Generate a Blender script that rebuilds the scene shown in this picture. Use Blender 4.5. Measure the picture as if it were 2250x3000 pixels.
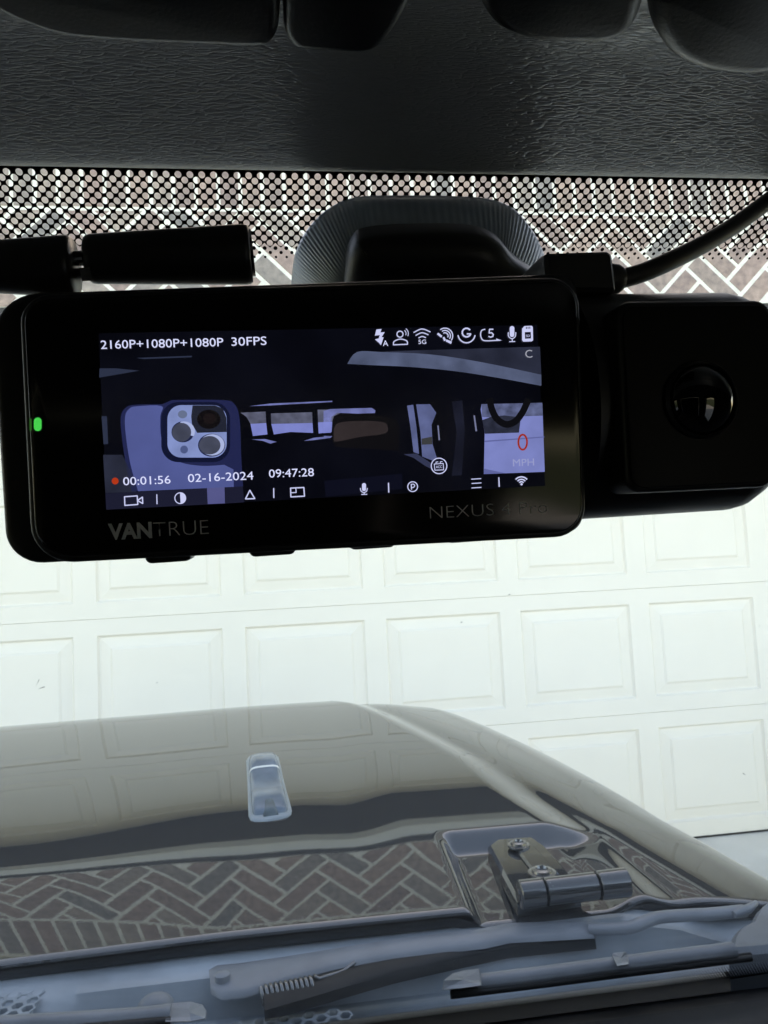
import bpy, bmesh, math, random
import numpy as np
from mathutils import Vector, Matrix
random.seed(7)
rad = math.radians
for o in list(bpy.data.objects): bpy.data.objects.remove(o)
scene = bpy.context.scene
COL = scene.collection

# ------------------------------------------------------------------ camera
H = 1.43                                   # camera height above the driveway
F = 2080.0                                 # focal length in photograph pixels (2250 x 3000)
yaw, pitch, roll = -.1215, .0752, -.0501
cy, sy, cp, sp, cr, sr = math.cos(yaw), math.sin(yaw), math.cos(pitch), math.sin(pitch), math.cos(roll), math.sin(roll)
FW = Vector((-sy*cp, cy*cp, sp)); RT0 = Vector((cy, sy, 0)); UP0 = RT0.cross(FW)
RT = RT0*cr + UP0*sr; UP = -RT0*sr + UP0*cr
CAM = Vector((0, 0, H))
cam = bpy.data.cameras.new('camera'); camo = bpy.data.objects.new('camera', cam); COL.objects.link(camo)
camo.matrix_world = Matrix.Translation(CAM) @ Matrix((RT, UP, -FW)).transposed().to_4x4()
cam.sensor_fit = 'VERTICAL'; cam.sensor_height = 36; cam.sensor_width = 27; cam.lens = 36*F/3000
cam.clip_start = .005; cam.clip_end = 3000
cam.dof.use_dof = True; cam.dof.focus_distance = .145; cam.dof.aperture_fstop = 120
scene.camera = camo

# ------------------------------------------------------------------ world, sun, exposure
SUN_EL, SUN_AZ = 24, 8                     # sun stands low behind the house, slightly right of its ridge
w = bpy.data.worlds.new('World'); scene.world = w; w.use_nodes = True
nt = w.node_tree; sky = nt.nodes.new('ShaderNodeTexSky'); sky.sky_type = 'NISHITA'; sky.sun_disc = False
sky.sun_elevation = rad(SUN_EL); sky.sun_rotation = rad(SUN_AZ)
sky.air_density = 1.0; sky.dust_density = 1.5; sky.ozone_density = 1.0
bg = nt.nodes['Background']; bg.inputs[1].default_value = .13
nt.links.new(sky.outputs[0], bg.inputs[0])
sl = bpy.data.lights.new('sun', 'SUN'); sl.energy = 3.0; sl.angle = rad(.5); sl.color = (1, .93, .84)
so = bpy.data.objects.new('sun', sl); COL.objects.link(so)
sd = Vector((math.sin(rad(SUN_AZ))*math.cos(rad(SUN_EL)), math.cos(rad(SUN_AZ))*math.cos(rad(SUN_EL)), math.sin(rad(SUN_EL))))
so.rotation_euler = sd.to_track_quat('Z', 'Y').to_euler(); so.location = sd*30
EXPO = 2.6
vs = scene.view_settings; vs.view_transform = 'Standard'; vs.look = 'None'; vs.exposure = EXPO; vs.gamma = 1; vs.use_curve_mapping = False
vs.use_white_balance = True; vs.white_balance_temperature = 8500; vs.white_balance_tint = 18
scene.cycles.transparent_max_bounces = 32
scene.cycles.max_bounces = 10

# ------------------------------------------------------------------ geometry helpers
def ray(px, py): return FW + RT*((px-1125)/F) + UP*((1500-py)/F)
def atZ(px, py, z):                        # point on the ray at height z relative to the camera
    d = ray(px, py); return CAM + d*(z/d.z)
def atY(px, py, y):
    d = ray(px, py); return CAM + d*(y/d.y)
def lin(c): return tuple((v/12.92 if v <= .04045 else ((v+.055)/1.055)**2.4) for v in (x/255 for x in c))
def sstep(a, b, x):
    t = min(1, max(0, (x-a)/(b-a))); return t*t*(3-2*t)

def link(name, me, parent=None, mat=None):
    o = bpy.data.objects.new(name, me); COL.objects.link(o)
    if parent: o.parent = parent
    if mat and me: me.materials.append(mat)
    return o
def mesh(name, verts, faces, mat=None, parent=None, smooth=False):
    me = bpy.data.meshes.new(name); me.from_pydata([tuple(v) for v in verts], [], faces); me.update()
    if smooth:
        me.polygons.foreach_set('use_smooth', [True]*len(me.polygons))
    return link(name, me, parent, mat)
def from_bm(name, bm, mat=None, parent=None, smooth=False):
    bmesh.ops.recalc_face_normals(bm, faces=bm.faces)
    me = bpy.data.meshes.new(name); bm.to_mesh(me); bm.free()
    if smooth: me.polygons.foreach_set('use_smooth', [True]*len(me.polygons))
    return link(name, me, parent, mat)
def empty(name, loc=(0, 0, 0)):
    o = bpy.data.objects.new(name, None); o.empty_display_size = .05; COL.objects.link(o); o.location = loc; return o
def tag(o, label=None, cat=None, group=None, kind=None):
    if label: o['label'] = label
    if cat: o['category'] = cat
    if group: o['group'] = group
    if kind: o['kind'] = kind
    return o
def autosmooth(o, ang=35):
    me = o.data; me.polygons.foreach_set('use_smooth', [True]*len(me.polygons))
    bm = bmesh.new(); bm.from_mesh(me)
    for e in bm.edges:
        if len(e.link_faces) == 2 and e.calc_face_angle(0) > rad(ang): e.smooth = False
    bm.to_mesh(me); bm.free(); return o
def box(name, lo, hi, mat, parent=None, bev=0, seg=2):
    bm = bmesh.new(); bmesh.ops.create_cube(bm, size=1)
    for v in bm.verts:
        v.co = Vector([lo[i]+(v.co[i]+.5)*(hi[i]-lo[i]) for i in range(3)])
    if bev: bmesh.ops.bevel(bm, geom=list(bm.edges), offset=bev, segments=seg, affect='EDGES', profile=.5)
    return autosmooth(from_bm(name, bm, mat, parent), 50 if seg > 2 else 40)
def loft(name, rings, mat, parent=None, cap=(True, True), smooth=True, ang=35):
    n = len(rings[0]); V = [p for r in rings for p in r]; Fc = []
    for i in range(len(rings)-1):
        for j in range(n):
            a = i*n+j; b = i*n+(j+1) % n; Fc.append((a, b, b+n, a+n))
    if cap[0]: Fc.append(tuple(range(n-1, -1, -1)))
    if cap[1]: Fc.append(tuple(range((len(rings)-1)*n, len(rings)*n)))
    bm = bmesh.new(); vv = [bm.verts.new(tuple(p)) for p in V]
    for f in Fc: bm.faces.new([vv[i] for i in f])
    o = from_bm(name, bm, mat, parent)
    return autosmooth(o, ang) if smooth else o
def tube(name, pts, r, mat, parent=None, n=14, cap=True, flat=1.0, up=Vector((0, 0, 1))):
    pts = [Vector(p) for p in pts]; R_ = r if isinstance(r, (list, tuple)) else [r]*len(pts); rings = []
    for i, p in enumerate(pts):
        t = (pts[min(i+1, len(pts)-1)]-pts[max(i-1, 0)]).normalized()
        s = t.cross(up)
        if s.length < 1e-4: s = t.cross(Vector((0, 1, 0)))
        s.normalize(); u = s.cross(t)
        rings.append([p+(s*math.cos(k*2*math.pi/n)+u*math.sin(k*2*math.pi/n)*flat)*R_[i] for k in range(n)])
    return loft(name, rings, mat, parent, (cap, cap), ang=50)
def catmull(P, k=8):
    P = [Vector(p) for p in P]; out = []
    for i in range(len(P)-1):
        p0 = P[max(i-1, 0)]; p1 = P[i]; p2 = P[i+1]; p3 = P[min(i+2, len(P)-1)]
        for j in range(k):
            t = j/k; out.append(.5*((2*p1)+(p2-p0)*t+(2*p0-5*p1+4*p2-p3)*t*t+(3*p1-p0-3*p2+p3)*t**3))
    out.append(P[-1]); return out
def rrect(x0, y0, x1, y1, r, n=6):         # rounded rectangle, counter-clockwise
    out = []
    for (cx, cy_, a0) in ((x1-r, y1-r, 0), (x0+r, y1-r, 90), (x0+r, y0+r, 180), (x1-r, y0+r, 270)):
        for k in range(n+1):
            a = rad(a0+90*k/n); out.append((cx+r*math.cos(a), cy_+r*math.sin(a)))
    return out
def inset(poly, d):                        # shrink a convex-ish outline
    n = len(poly); out = []
    area = sum(poly[i][0]*poly[(i+1) % n][1]-poly[(i+1) % n][0]*poly[i][1] for i in range(n))
    sg = 1 if area > 0 else -1
    for i in range(n):
        a = Vector(poly[i-1]); b = Vector(poly[i]); c = Vector(poly[(i+1) % n])
        e1 = (b-a); e2 = (c-b)
        n1 = Vector((-e1.y, e1.x)); n2 = Vector((-e2.y, e2.x))
        m = (n1.normalized() if n1.length else n1)+(n2.normalized() if n2.length else n2)
        if m.length: m.normalize()
        k = max(.5, m.dot(n1.normalized() if n1.length else m))
        q = b+m*(d*sg/k); out.append((q.x, q.y))
    return out

# ------------------------------------------------------------------ material helpers
def mat(name, col=(.5, .5, .5), rough=.5, spec=.5, metal=0, ior=1.5, coat=0, emit=None):
    m = bpy.data.materials.new(name); m.use_nodes = True; b = m.node_tree.nodes['Principled BSDF']
    b.inputs['Base Color'].default_value = (*col, 1); b.inputs['Roughness'].default_value = rough
    b.inputs['Metallic'].default_value = metal; b.inputs['IOR'].default_value = ior
    b.inputs['Specular IOR Level'].default_value = spec
    if coat: b.inputs['Coat Weight'].default_value = coat; b.inputs['Coat Roughness'].default_value = .03
    if emit:
        b.inputs['Emission Color'].default_value = (*emit, 1); b.inputs['Emission Strength'].default_value = 1/2**EXPO
    return m
def N(m, t, **kw):
    n = m.node_tree.nodes.new('ShaderNode'+t)
    for k, v in kw.items():
        if k.startswith('_'): setattr(n, k[1:], v)
        else:
            key = k.replace('__', ' ')
            n.inputs[key].default_value = v
    return n
def L(m, a, b): m.node_tree.links.new(a, b)
def bsdf(m): return m.node_tree.nodes['Principled BSDF']
def noisy(m, scale, amt, bump=0, bscale=None, coord='Object', rough_amt=0, detail=6, dist=.001):
    """mottle the base colour and add fine relief"""
    b = bsdf(m); tc = N(m, 'TexCoord'); n = N(m, 'TexNoise', Scale=scale, Detail=detail)
    L(m, tc.outputs[coord], n.inputs['Vector'])
    base = b.inputs['Base Color'].default_value[:3]
    r = N(m, 'ValToRGB'); r.color_ramp.elements[0].position = .3; r.color_ramp.elements[1].position = .7
    r.color_ramp.elements[0].color = (*[c*(1-amt) for c in base], 1); r.color_ramp.elements[1].color = (*[min(1, c*(1+amt)) for c in base], 1)
    L(m, n.outputs[0], r.inputs[0]); L(m, r.outputs[0], b.inputs['Base Color'])
    if rough_amt:
        mr = N(m, 'MapRange'); r0 = b.inputs['Roughness'].default_value
        mr.inputs[3].default_value = max(0.01, r0-rough_amt); mr.inputs[4].default_value = r0+rough_amt
        L(m, n.outputs[0], mr.inputs[0]); L(m, mr.outputs[0], b.inputs['Roughness'])
    if bump:
        n2 = N(m, 'TexNoise', Scale=bscale or scale*8, Detail=4); L(m, tc.outputs[coord], n2.inputs['Vector'])
        bp = N(m, 'Bump', Strength=bump, Distance=dist); L(m, n2.outputs[0], bp.inputs['Height']); L(m, bp.outputs[0], b.inputs['Normal'])
    return m

M = {}
M['concrete'] = noisy(mat('concrete', (.80, .77, .71), .85), 3, .12, .3, 60, dist=.003)
M['grass'] = noisy(mat('lawn', (.10, .13, .05), .9), 2, .3, .5, 30, dist=.02)
M['door'] = noisy(mat('door_paint', (.84, .79, .705), .55), 5, .015, .12, 220, dist=.0006)
M['trim'] = noisy(mat('trim_paint', (.82, .80, .73), .5), 6, .04, .1, 80)
M['soffit'] = noisy(mat('steel_lintel', (.05, .045, .04), .6), 8, .2, .1, 50)
M['mortar'] = noisy(mat('mortar', (.88, .85, .77), .9), 30, .12, .5, 180, dist=.002)
M['shingle'] = noisy(mat('shingle', (.09, .08, .075), .9), 6, .3, .5, 40, dist=.005)

def brick_mat():
    m = mat('brick', (.3, .2, .17), .85); b = bsdf(m)
    oi = N(m, 'ObjectInfo'); r = N(m, 'ValToRGB'); e = r.color_ramp.elements
    e[0].position = 0; e[0].color = (.42, .31, .28, 1); e[1].position = 1; e[1].color = (.27, .255, .25, 1)
    for p, c in ((.25, (.46, .345, .30, 1)), (.5, (.35, .265, .245, 1)), (.75, (.45, .375, .33, 1))):
        q = e.new(p); q.color = c
    L(m, oi.outputs['Random'], r.inputs[0])
    tc = N(m, 'TexCoord'); n = N(m, 'TexNoise', Scale=28, Detail=8); L(m, tc.outputs['Object'], n.inputs['Vector'])
    mx = N(m, 'MixRGB', _blend_type='MULTIPLY', Fac=.75); r2 = N(m, 'ValToRGB')
    r2.color_ramp.elements[0].position = .3; r2.color_ramp.elements[0].color = (.55, .55, .58, 1)
    r2.color_ramp.elements[1].position = .7; r2.color_ramp.elements[1].color = (1.3, 1.25, 1.2, 1)
    L(m, n.outputs[0], r2.inputs[0]); L(m, r.outputs[0], mx.inputs[1]); L(m, r2.outputs[0], mx.inputs[2]); L(m, mx.outputs[0], b.inputs['Base Color'])
    n2 = N(m, 'TexNoise', Scale=160, Detail=5); L(m, tc.outputs['Object'], n2.inputs['Vector'])
    bp = N(m, 'Bump', Strength=.5, Distance=.002); L(m, n2.outputs[0], bp.inputs['Height']); L(m, bp.outputs[0], b.inputs['Normal'])
    return m
M['brick'] = brick_mat()

def paint_mat():
    m = mat('grey_paint', (.044, .045, .046), .10, ior=2.05); b = bsdf(m)
    tc = N(m, 'TexCoord'); n = N(m, 'TexNoise', Scale=9, Detail=8); L(m, tc.outputs['Object'], n.inputs['Vector'])
    mr = N(m, 'MapRange'); mr.inputs[1].default_value = .3; mr.inputs[2].default_value = .75; mr.inputs[3].default_value = .004; mr.inputs[4].default_value = .022
    L(m, n.outputs[0], mr.inputs[0]); L(m, mr.outputs[0], b.inputs['Roughness'])
    # a film of dust and dried spots
    v = N(m, 'TexVoronoi', Scale=55); L(m, tc.outputs['Object'], v.inputs['Vector'])
    r = N(m, 'ValToRGB'); r.color_ramp.elements[0].position = .0; r.color_ramp.elements[0].color = (.35, .34, .31, 1)
    r.color_ramp.elements[1].position = .035; r.color_ramp.elements[1].color = (.044, .045, .046, 1); L(m, v.outputs['Distance'], r.inputs[0]); L(m, r.outputs[0], b.inputs['Base Color'])
    n2 = N(m, 'TexNoise', Scale=320, Detail=2); L(m, tc.outputs['Object'], n2.inputs['Vector'])
    bp = N(m, 'Bump', Strength=.006, Distance=.001); L(m, n2.outputs[0], bp.inputs['Height']); L(m, bp.outputs[0], b.inputs['Normal'])
    return m
M['paint'] = paint_mat()
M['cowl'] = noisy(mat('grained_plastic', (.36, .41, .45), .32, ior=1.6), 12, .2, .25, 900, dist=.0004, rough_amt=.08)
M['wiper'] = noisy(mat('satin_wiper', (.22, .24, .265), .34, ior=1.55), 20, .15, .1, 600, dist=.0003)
M['rubber'] = noisy(mat('rubber', (.012, .012, .012), .55), 30, .3, .1, 300)
M['dark'] = mat('dark_void', (.006, .006, .006), .8)
M['pod'] = noisy(mat('pod_plastic', (.30, .36, .42), .22), 20, .1)
M['screw'] = mat('bolt_steel', (.25, .25, .25), .25, metal=.9)
M['steel'] = mat('bright_steel', (.75, .74, .72), .18, metal=1)
M['frit'] = noisy(mat('frit', (.008, .007, .007), .7, spec=.1), 40, .2)
M['dash'] = noisy(mat('dash_pad', (.02, .021, .022), .75, spec=.3), 30, .15, .4, 700, dist=.0005)
M['fabric'] = noisy(mat('cabin_fabric', (.02, .02, .02), .95), 40, .2, .3, 500)
M['plastic'] = noisy(mat('black_plastic', (.014, .014, .0145), .38), 60, .15, .12, 2600, dist=.0001)
M['housing'] = noisy(mat('housing_plastic', (.016, .016, .017), .42), 60, .15, .15, 3200, dist=.0001)
M['face'] = mat('face_glass', (.006, .006, .006), .12)
M['cover'] = mat('matt_cover', (.006, .006, .006), .5, spec=.25)
M['print'] = mat('grey_print', (.75, .77, .77), .5)
M['lens'] = mat('lens_glass', (.002, .002, .003), .02, ior=1.6, coat=.5)
M['latch'] = noisy(mat('latch_plastic', (.012, .012, .012), .33), 60, .2, .2, 1500, dist=.0002)
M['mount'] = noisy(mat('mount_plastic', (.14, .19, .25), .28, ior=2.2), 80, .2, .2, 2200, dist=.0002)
M['cable'] = noisy(mat('cable_sheath', (.018, .018, .018), .5), 60, .2, .1, 1500, dist=.0002)

def leather_mat():
    m = mat('leather', (.46, .46, .44), .24, ior=3.0); b = bsdf(m)
    tc = N(m, 'TexCoord'); mp = N(m, 'Mapping'); mp.inputs['Scale'].default_value = (300, 1500, 600); L(m, tc.outputs['Object'], mp.inputs[0])
    nz = N(m, 'TexNoise', Scale=.8, Detail=4); L(m, mp.outputs[0], nz.inputs['Vector'])
    mx = N(m, 'MixRGB', _blend_type='ADD', Fac=.9); L(m, mp.outputs[0], mx.inputs[1]); L(m, nz.outputs['Color'], mx.inputs[2])
    v = N(m, 'TexVoronoi', Scale=1, _feature='DISTANCE_TO_EDGE'); L(m, mx.outputs[0], v.inputs['Vector'])
    r = N(m, 'ValToRGB'); r.color_ramp.elements[0].position = 0; r.color_ramp.elements[1].position = .16; L(m, v.outputs['Distance'], r.inputs[0])
    n2 = N(m, 'TexNoise', Scale=3, Detail=8); L(m, mp.outputs[0], n2.inputs['Vector'])
    ma = N(m, 'Math', _operation='MULTIPLY_ADD'); L(m, n2.outputs[0], ma.inputs[0]); ma.inputs[1].default_value = .5; L(m, r.outputs[0], ma.inputs[2])
    bp = N(m, 'Bump', Strength=.45, Distance=.0003); L(m, ma.outputs[0], bp.inputs['Height']); L(m, bp.outputs[0], b.inputs['Normal'])
    return m
M['leather'] = leather_mat()

def glass_mat():
    m = bpy.data.materials.new('windshield_glass'); m.use_nodes = True; t = m.node_tree; t.nodes.clear()
    out = t.nodes.new('ShaderNodeOutputMaterial'); tr = t.nodes.new('ShaderNodeBsdfTransparent'); gl = t.nodes.new('ShaderNodeBsdfGlossy')
    tr.inputs[0].default_value = (.955, .975, .962, 1); gl.inputs['Roughness'].default_value = .01; gl.inputs['Color'].default_value = (1, 1, 1, 1)
    lw = t.nodes.new('ShaderNodeLayerWeight'); pw = t.nodes.new('ShaderNodeMath'); pw.operation = 'POWER'; pw.inputs[1].default_value = 5
    t.links.new(lw.outputs['Facing'], pw.inputs[0]); fr = t.nodes.new('ShaderNodeMath'); fr.operation = 'MULTIPLY_ADD'; fr.inputs[1].default_value = .96; fr.inputs[2].default_value = .03
    t.links.new(pw.outputs[0], fr.inputs[0])
    mx = t.nodes.new('ShaderNodeMixShader'); t.links.new(fr.outputs[0], mx.inputs[0]); t.links.new(tr.outputs[0], mx.inputs[1]); t.links.new(gl.outputs[0], mx.inputs[2])
    t.links.new(mx.outputs[0], out.inputs[0]); return m
M['glass'] = glass_mat()

# ================================================================== THE PLACE OUTSIDE
g = mesh('ground', [(-900, -900, -.02), (900, -900, -.02), (900, 900, -.02), (-900, 900, -.02)], [(0, 1, 2, 3)], M['grass']); tag(g, kind='structure')
bm = bmesh.new()
for (x0, y0, x1, y1) in [(-4.2+2.0*i, 3.6-2.4*(j+1)+.008, -4.2+2.0*(i+1)-.008, 3.6-2.4*j) for i in range(5) for j in range(6)]:
    vs_ = [bm.verts.new(c) for c in ((x0, y0, 0), (x1, y0, 0), (x1, y1, 0), (x0, y1, 0))]; bm.faces.new(vs_)
r_ = bmesh.ops.extrude_face_region(bm, geom=list(bm.faces)); 
for e in r_['geom']:
    if isinstance(e, bmesh.types.BMVert): e.co.z -= .015
dr = from_bm('driveway', bm, M['concrete']); tag(dr, kind='structure')

# garage door -------------------------------------------------------
DY = 3.437; PW, GAPX, VP, GAPZ = .671, .1024, .6186, .1507; DX0 = .3505-4*PW
gd = empty('garage_door', (DX0+4*PW, DY, 0)); tag(gd, 'white raised-panel garage door facing the car hood', 'garage door')
def panel_mesh():
    w_, h_ = PW-GAPX, VP-GAPZ; V = []; Fc = []
    loops = [(0, 0), (.009, .013), (.013, .0145), (.058, .007), (.068, .0005), (.074, 0)]
    for (d, y) in loops:
        V += [(d, y, d), (w_-d, y, d), (w_-d, y, h_-d), (d, y, h_-d)]
    for i in range(len(loops)-1):
        for j in range(4):
            a = i*4+j; b = i*4+(j+1) % 4; Fc.append((a, b, b+4, a+4))
    k = (len(loops)-1)*4; Fc.append((k, k+1, k+2, k+3))
    me = bpy.data.meshes.new('raised_panel'); me.from_pydata(V, [], Fc); me.materials.append(M['door']); return me
pm = panel_mesh()
def section_mesh():
    xs = [0]; 
    for c in range(8): xs += [c*PW+GAPX/2, (c+1)*PW-GAPX/2]
    xs.append(8*PW); zs = [.0015, GAPZ/2, VP-GAPZ/2, VP-.001]; V = []; Fc = []
    for z in zs:
        for x in xs: V.append((x, 0, z))
    n = len(xs)
    for i in range(3):
        for j in range(n-1):
            if i == 1 and j % 2 == 1: continue
            a = i*n+j; Fc.append((a, a+1, a+n+1, a+n))
    # rounded top and bottom lips and the hidden back
    b = len(V)
    for x in (0, 8*PW):
        V += [(x, 0, zs[0]), (x, .004, .0003), (x, .045, .0003), (x, .045, VP), (x, .004, VP), (x, 0, zs[-1])]
    for k in range(5): Fc.append((b+k, b+k+1, b+6+k+1, b+6+k))
    me = bpy.data.meshes.new('door_section'); me.from_pydata(V, [], Fc); me.materials.append(M['door']); return me
sm = section_mesh()
for r in range(4):
    s = link('door_section', sm, gd); s.location = (-4*PW, 0, r*VP+.012)
    for c in range(8):
        p = link('raised_panel', pm, s); p.location = (c*PW+GAPX/2, 0, GAPZ/2)
box('bottom_seal', (-4*PW, .006, .001), (4*PW, .035, .012), M['rubber'], gd)
for (px, py, ln, a) in ((110, 2000, .03, 1), (122, 2015, .03, .2), (1492, 1742, .012, .1), (2180, 2268, .02, -.6), (2225, 1834, .008, .5), (1352, 1823, .01, 0), (970, 2054, .012, .1), (460, 2000, .006, .4)):
    q = atY(px, py, DY-.0012) - Vector((DX0+4*PW, DY, 0)); dx, dz = ln/2*math.cos(a), ln/2*math.sin(a); t_ = .0022
    mesh('scuff', [(q.x-dx, q.y, q.z-dz-t_), (q.x+dx, q.y, q.z+dz-t_*.3), (q.x+dx*.8, q.y, q.z+dz+t_), (q.x-dx*.6, q.y, q.z-dz+t_*.6)], [(0, 1, 2, 3)], M['soffit'], gd)

# brick house -------------------------------------------------------
WY = DY-.377; Z0, Z1, Z2 = 2.590, 3.03, 3.325; XL, XR = -7.0, 7.5
JL, JR = DX0-.01, DX0+8*PW+.01; ZT = 4*VP+.012
hs = empty('brick_house', (.35, WY, 0)); tag(hs, 'brick house wall with herringbone panel above the garage door', 'house')
HO = Vector((.35, WY, 0))
def hbox(name, lo, hi, m, bev=0, par=hs):
    o = box(name, [lo[i]-HO[i] for i in range(3)], [hi[i]-HO[i] for i in range(3)], m, par, bev); return o
hbox('wall', (XL, WY+.003, Z0-.002), (XR, WY+.12, Z2+.2), M['mortar'])
hbox('wall', (XL, WY+.014, 0), (JL-.06, WY+.12, Z0-.004), M['mortar'])
hbox('wall', (JR+.06, WY+.014, 0), (XR, WY+.12, Z0-.004), M['mortar'])
hbox('jamb', (JL-.058, WY+.004, 0), (JL, DY+.05, ZT), M['trim'], .004); hbox('jamb', (JR, WY+.004, 0), (JR+.058, DY+.05, ZT), M['trim'], .004)
hbox('soffit', (JL, WY+.05, ZT+.002), (JR, DY+.05, ZT+.03), M['soffit'])
hbox('header_trim', (JL-.06, WY-.012, ZT-.006), (JR+.06, WY+.046, ZT+.055), M['trim'], .004)
hbox('lintel', (JL-.06, WY+.006, ZT+.0575), (JR+.06, WY+.048, Z0-.0045), M['soffit'])
hbox('side_wall', (XL, WY+.125, 0), (XL+.2, WY+8, Z2), M['mortar']); hbox('side_wall', (XR-.2, WY+.125, 0), (XR, WY+8, Z2), M['mortar'])
hbox('fascia', (XL-.3, WY-.02, Z2+.012), (XR+.3, WY+.012, Z2+.17), M['trim'], .004)
ZE = Z2+.175
mesh('roof', [Vector(v)-HO for v in ((XL-.4, WY-.06, ZE), (XR+.4, WY-.06, ZE), (XR+.4, WY+4.2, ZE+2.1), (XL-.4, WY+4.2, ZE+2.1), (XL-.4, WY+8.4, ZE), (XR+.4, WY+8.4, ZE),
     (XL-.4, WY-.06, ZE-.03), (XR+.4, WY-.06, ZE-.03), (XR+.4, WY+8.4, ZE-.03), (XL-.4, WY+8.4, ZE-.03))],
     [(0, 1, 2, 3), (3, 2, 5, 4), (0, 6, 7, 1), (6, 9, 8, 7), (0, 3, 4, 9, 6), (1, 7, 8, 5, 2)], M['shingle'], hs)
# herringbone bricks at 45 degrees
BW, BL, JT = .096, .288, .0175
def clip(poly, a, b, c):                    # keep a*x+b*z<=c
    out = []
    for i in range(len(poly)):
        p, q = poly[i-1], poly[i]; dp, dq = a*p[0]+b*p[1]-c, a*q[0]+b*q[1]-c
        if (dp <= 0) != (dq <= 0):
            t = dp/(dp-dq); out.append((p[0]+(q[0]-p[0])*t, p[1]+(q[1]-p[1])*t))
        if dq <= 0: out.append(q)
    return out
def prism(poly, depth, bev=.003):           # brick prism: back at y=depth, front at y=0 with arrises taken off
    n = len(poly); ins = inset(poly, bev); V = [(p[0], depth, p[1]) for p in poly]+[(p[0], bev, p[1]) for p in poly]+[(p[0], 0, p[1]) for p in ins]; Fc = []
    for i in range(2):
        for j in range(n): a = i*n+j; b = i*n+(j+1) % n; Fc.append((a, b, b+n, a+n))
    Fc.append(tuple(range(2*n, 3*n))); return V, Fc
def brick_data(poly):
    V, Fc = prism(poly, .03); me = bpy.data.meshes.new('brick'); me.from_pydata(V, [], Fc); me.materials.append(M['brick']); return me
c45 = math.sqrt(.5)
cand = []
for orient in 'HV':
    for k in range(-120, 121):
        for m_ in range(-30, 31):
            u0, v0 = (k+6*m_)*BW, k*BW
            if orient == 'V': rc = (u0+JT/2, v0+BW+JT/2, u0+BW-JT/2, v0+BW+BL-JT/2)
            else: rc = (u0+JT/2, v0+JT/2, u0+BL-JT/2, v0+BW-JT/2)
            pts = [(rc[0], rc[1]), (rc[2], rc[1]), (rc[2], rc[3]), (rc[0], rc[3])]
            P = [((u-v)*c45+.1, (u+v)*c45+2.9) for u, v in pts]
            cx, cz = sum(p[0] for p in P)/4, sum(p[1] for p in P)/4
            if not (XL < cx < XR and Z0-.2 < cz < Z1+.2): continue
            Q = P
            for hp in ((0, -1, -Z0), (0, 1, Z1-JT), (-1, 0, -XL), (1, 0, XR)): Q = clip(Q, *hp) if Q else Q
            if len(Q) < 3: continue
            ar = abs(sum(Q[i-1][0]*Q[i][1]-Q[i][0]*Q[i-1][1] for i in range(len(Q))))/2
            if ar < .0008: continue
            cx, cz = sum(p[0] for p in Q)/len(Q), sum(p[1] for p in Q)/len(Q)
            cand.append((abs(cx-.2), orient, len(Q) == 4 and Q == P or Q == P, Q, cx, cz))
x = XL
while x+BW-JT < XR:
    Q = [(x, Z1), (x+BW-JT, Z1), (x+BW-JT, Z2-JT), (x, Z2-JT)]; cx = x+(BW-JT)/2
    cand.append((abs(cx-.2)+.9, 'S', True, Q, cx, (Z1+Z2-JT)/2)); x += BW
cand.sort(key=lambda c: c[0]); shared = {}; rest = ([], [])
for i, (d, o_, full, Q, cx, cz) in enumerate(cand):
    loc = [(p[0]-cx, p[1]-cz) for p in Q]; off = random.uniform(-.0015, .0015)
    if i < 298:
        if full:
            if o_ not in shared: shared[o_] = brick_data(loc)
            me = shared[o_]
        else: me = brick_data(loc)
        b_ = link('brick', me, hs); b_.location = (cx-HO.x, off, cz)
    else:
        V, Fc = prism(loc, .03); k = len(rest[0]); rest[0].extend([(v[0]+cx-HO.x, v[1]+off, v[2]+cz) for v in V]); rest[1].extend([tuple(a+k for a in f) for f in Fc])
ob = mesh('bricks_beyond', rest[0], rest[1], M['brick'], hs); tag(ob, kind='stuff')

# ================================================================== THE CAR
XC = -.22
car = empty('car', (XC, 1.0, 0)); tag(car, 'dark grey off-road car with glossy hood, seen from inside through its windshield', 'car')
CO = Vector((XC, 1.0, 0))
def cl(p): return Vector(p)-CO              # world -> car coordinates
def W(x, y, z): return Vector((x, y, z+H))-CO    # camera-relative -> car coordinates

# hood ---------------------------------------------------------------
SL = [(.885, -8.9), (.985, -8.5), (1.085, -8.0), (1.185, -7.4), (1.235, -6.6), (1.285, -5.75), (1.385, -4.45), (1.485, -3.55), (1.585, -2.7), (1.735, -1.4), (1.8, 0), (1.9, 8), (1.96, 25), (2.0, 50)]
def slope(y):
    for (a, s), (b, t) in zip(SL, SL[1:]):
        if y <= b: return s+(t-s)*max(0, (y-a))/(b-a)
    return SL[-1][1]
YS = []; y = .885
while y < 2.0: YS.append(y); y += .006 if y < 1.12 else .014
ZP = [-.420]
for a, b in zip(YS, YS[1:]): ZP.append(ZP[-1]-math.tan(rad(slope((a+b)/2)))*(b-a))
def lerp(T, y):
    if y <= T[0][0]: return T[0][1]
    for (a, s), (b, t) in zip(T, T[1:]):
        if y <= b: return s+(t-s)*(y-a)/(b-a)
    return T[-1][1]
HXC = -.40                                  # centre line of the hood
BULGE = [(.88, .82), (1.07, .775), (1.175, .736), (1.345, .694), (1.68, .581), (2.0, .46)]
EDGE = [(.88, 1.06), (.965, 1.035), (1.065, 1.002), (1.165, .966), (1.325, .925), (1.525, .873), (1.865, .779), (2.0, .72)]
WAVE = [(-.75, -.0050), (-.45, -.0034), (-.12, 0), (-.02, .0001), (.06, -.0007), (.16, .0018), (.3, .0018)]
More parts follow.
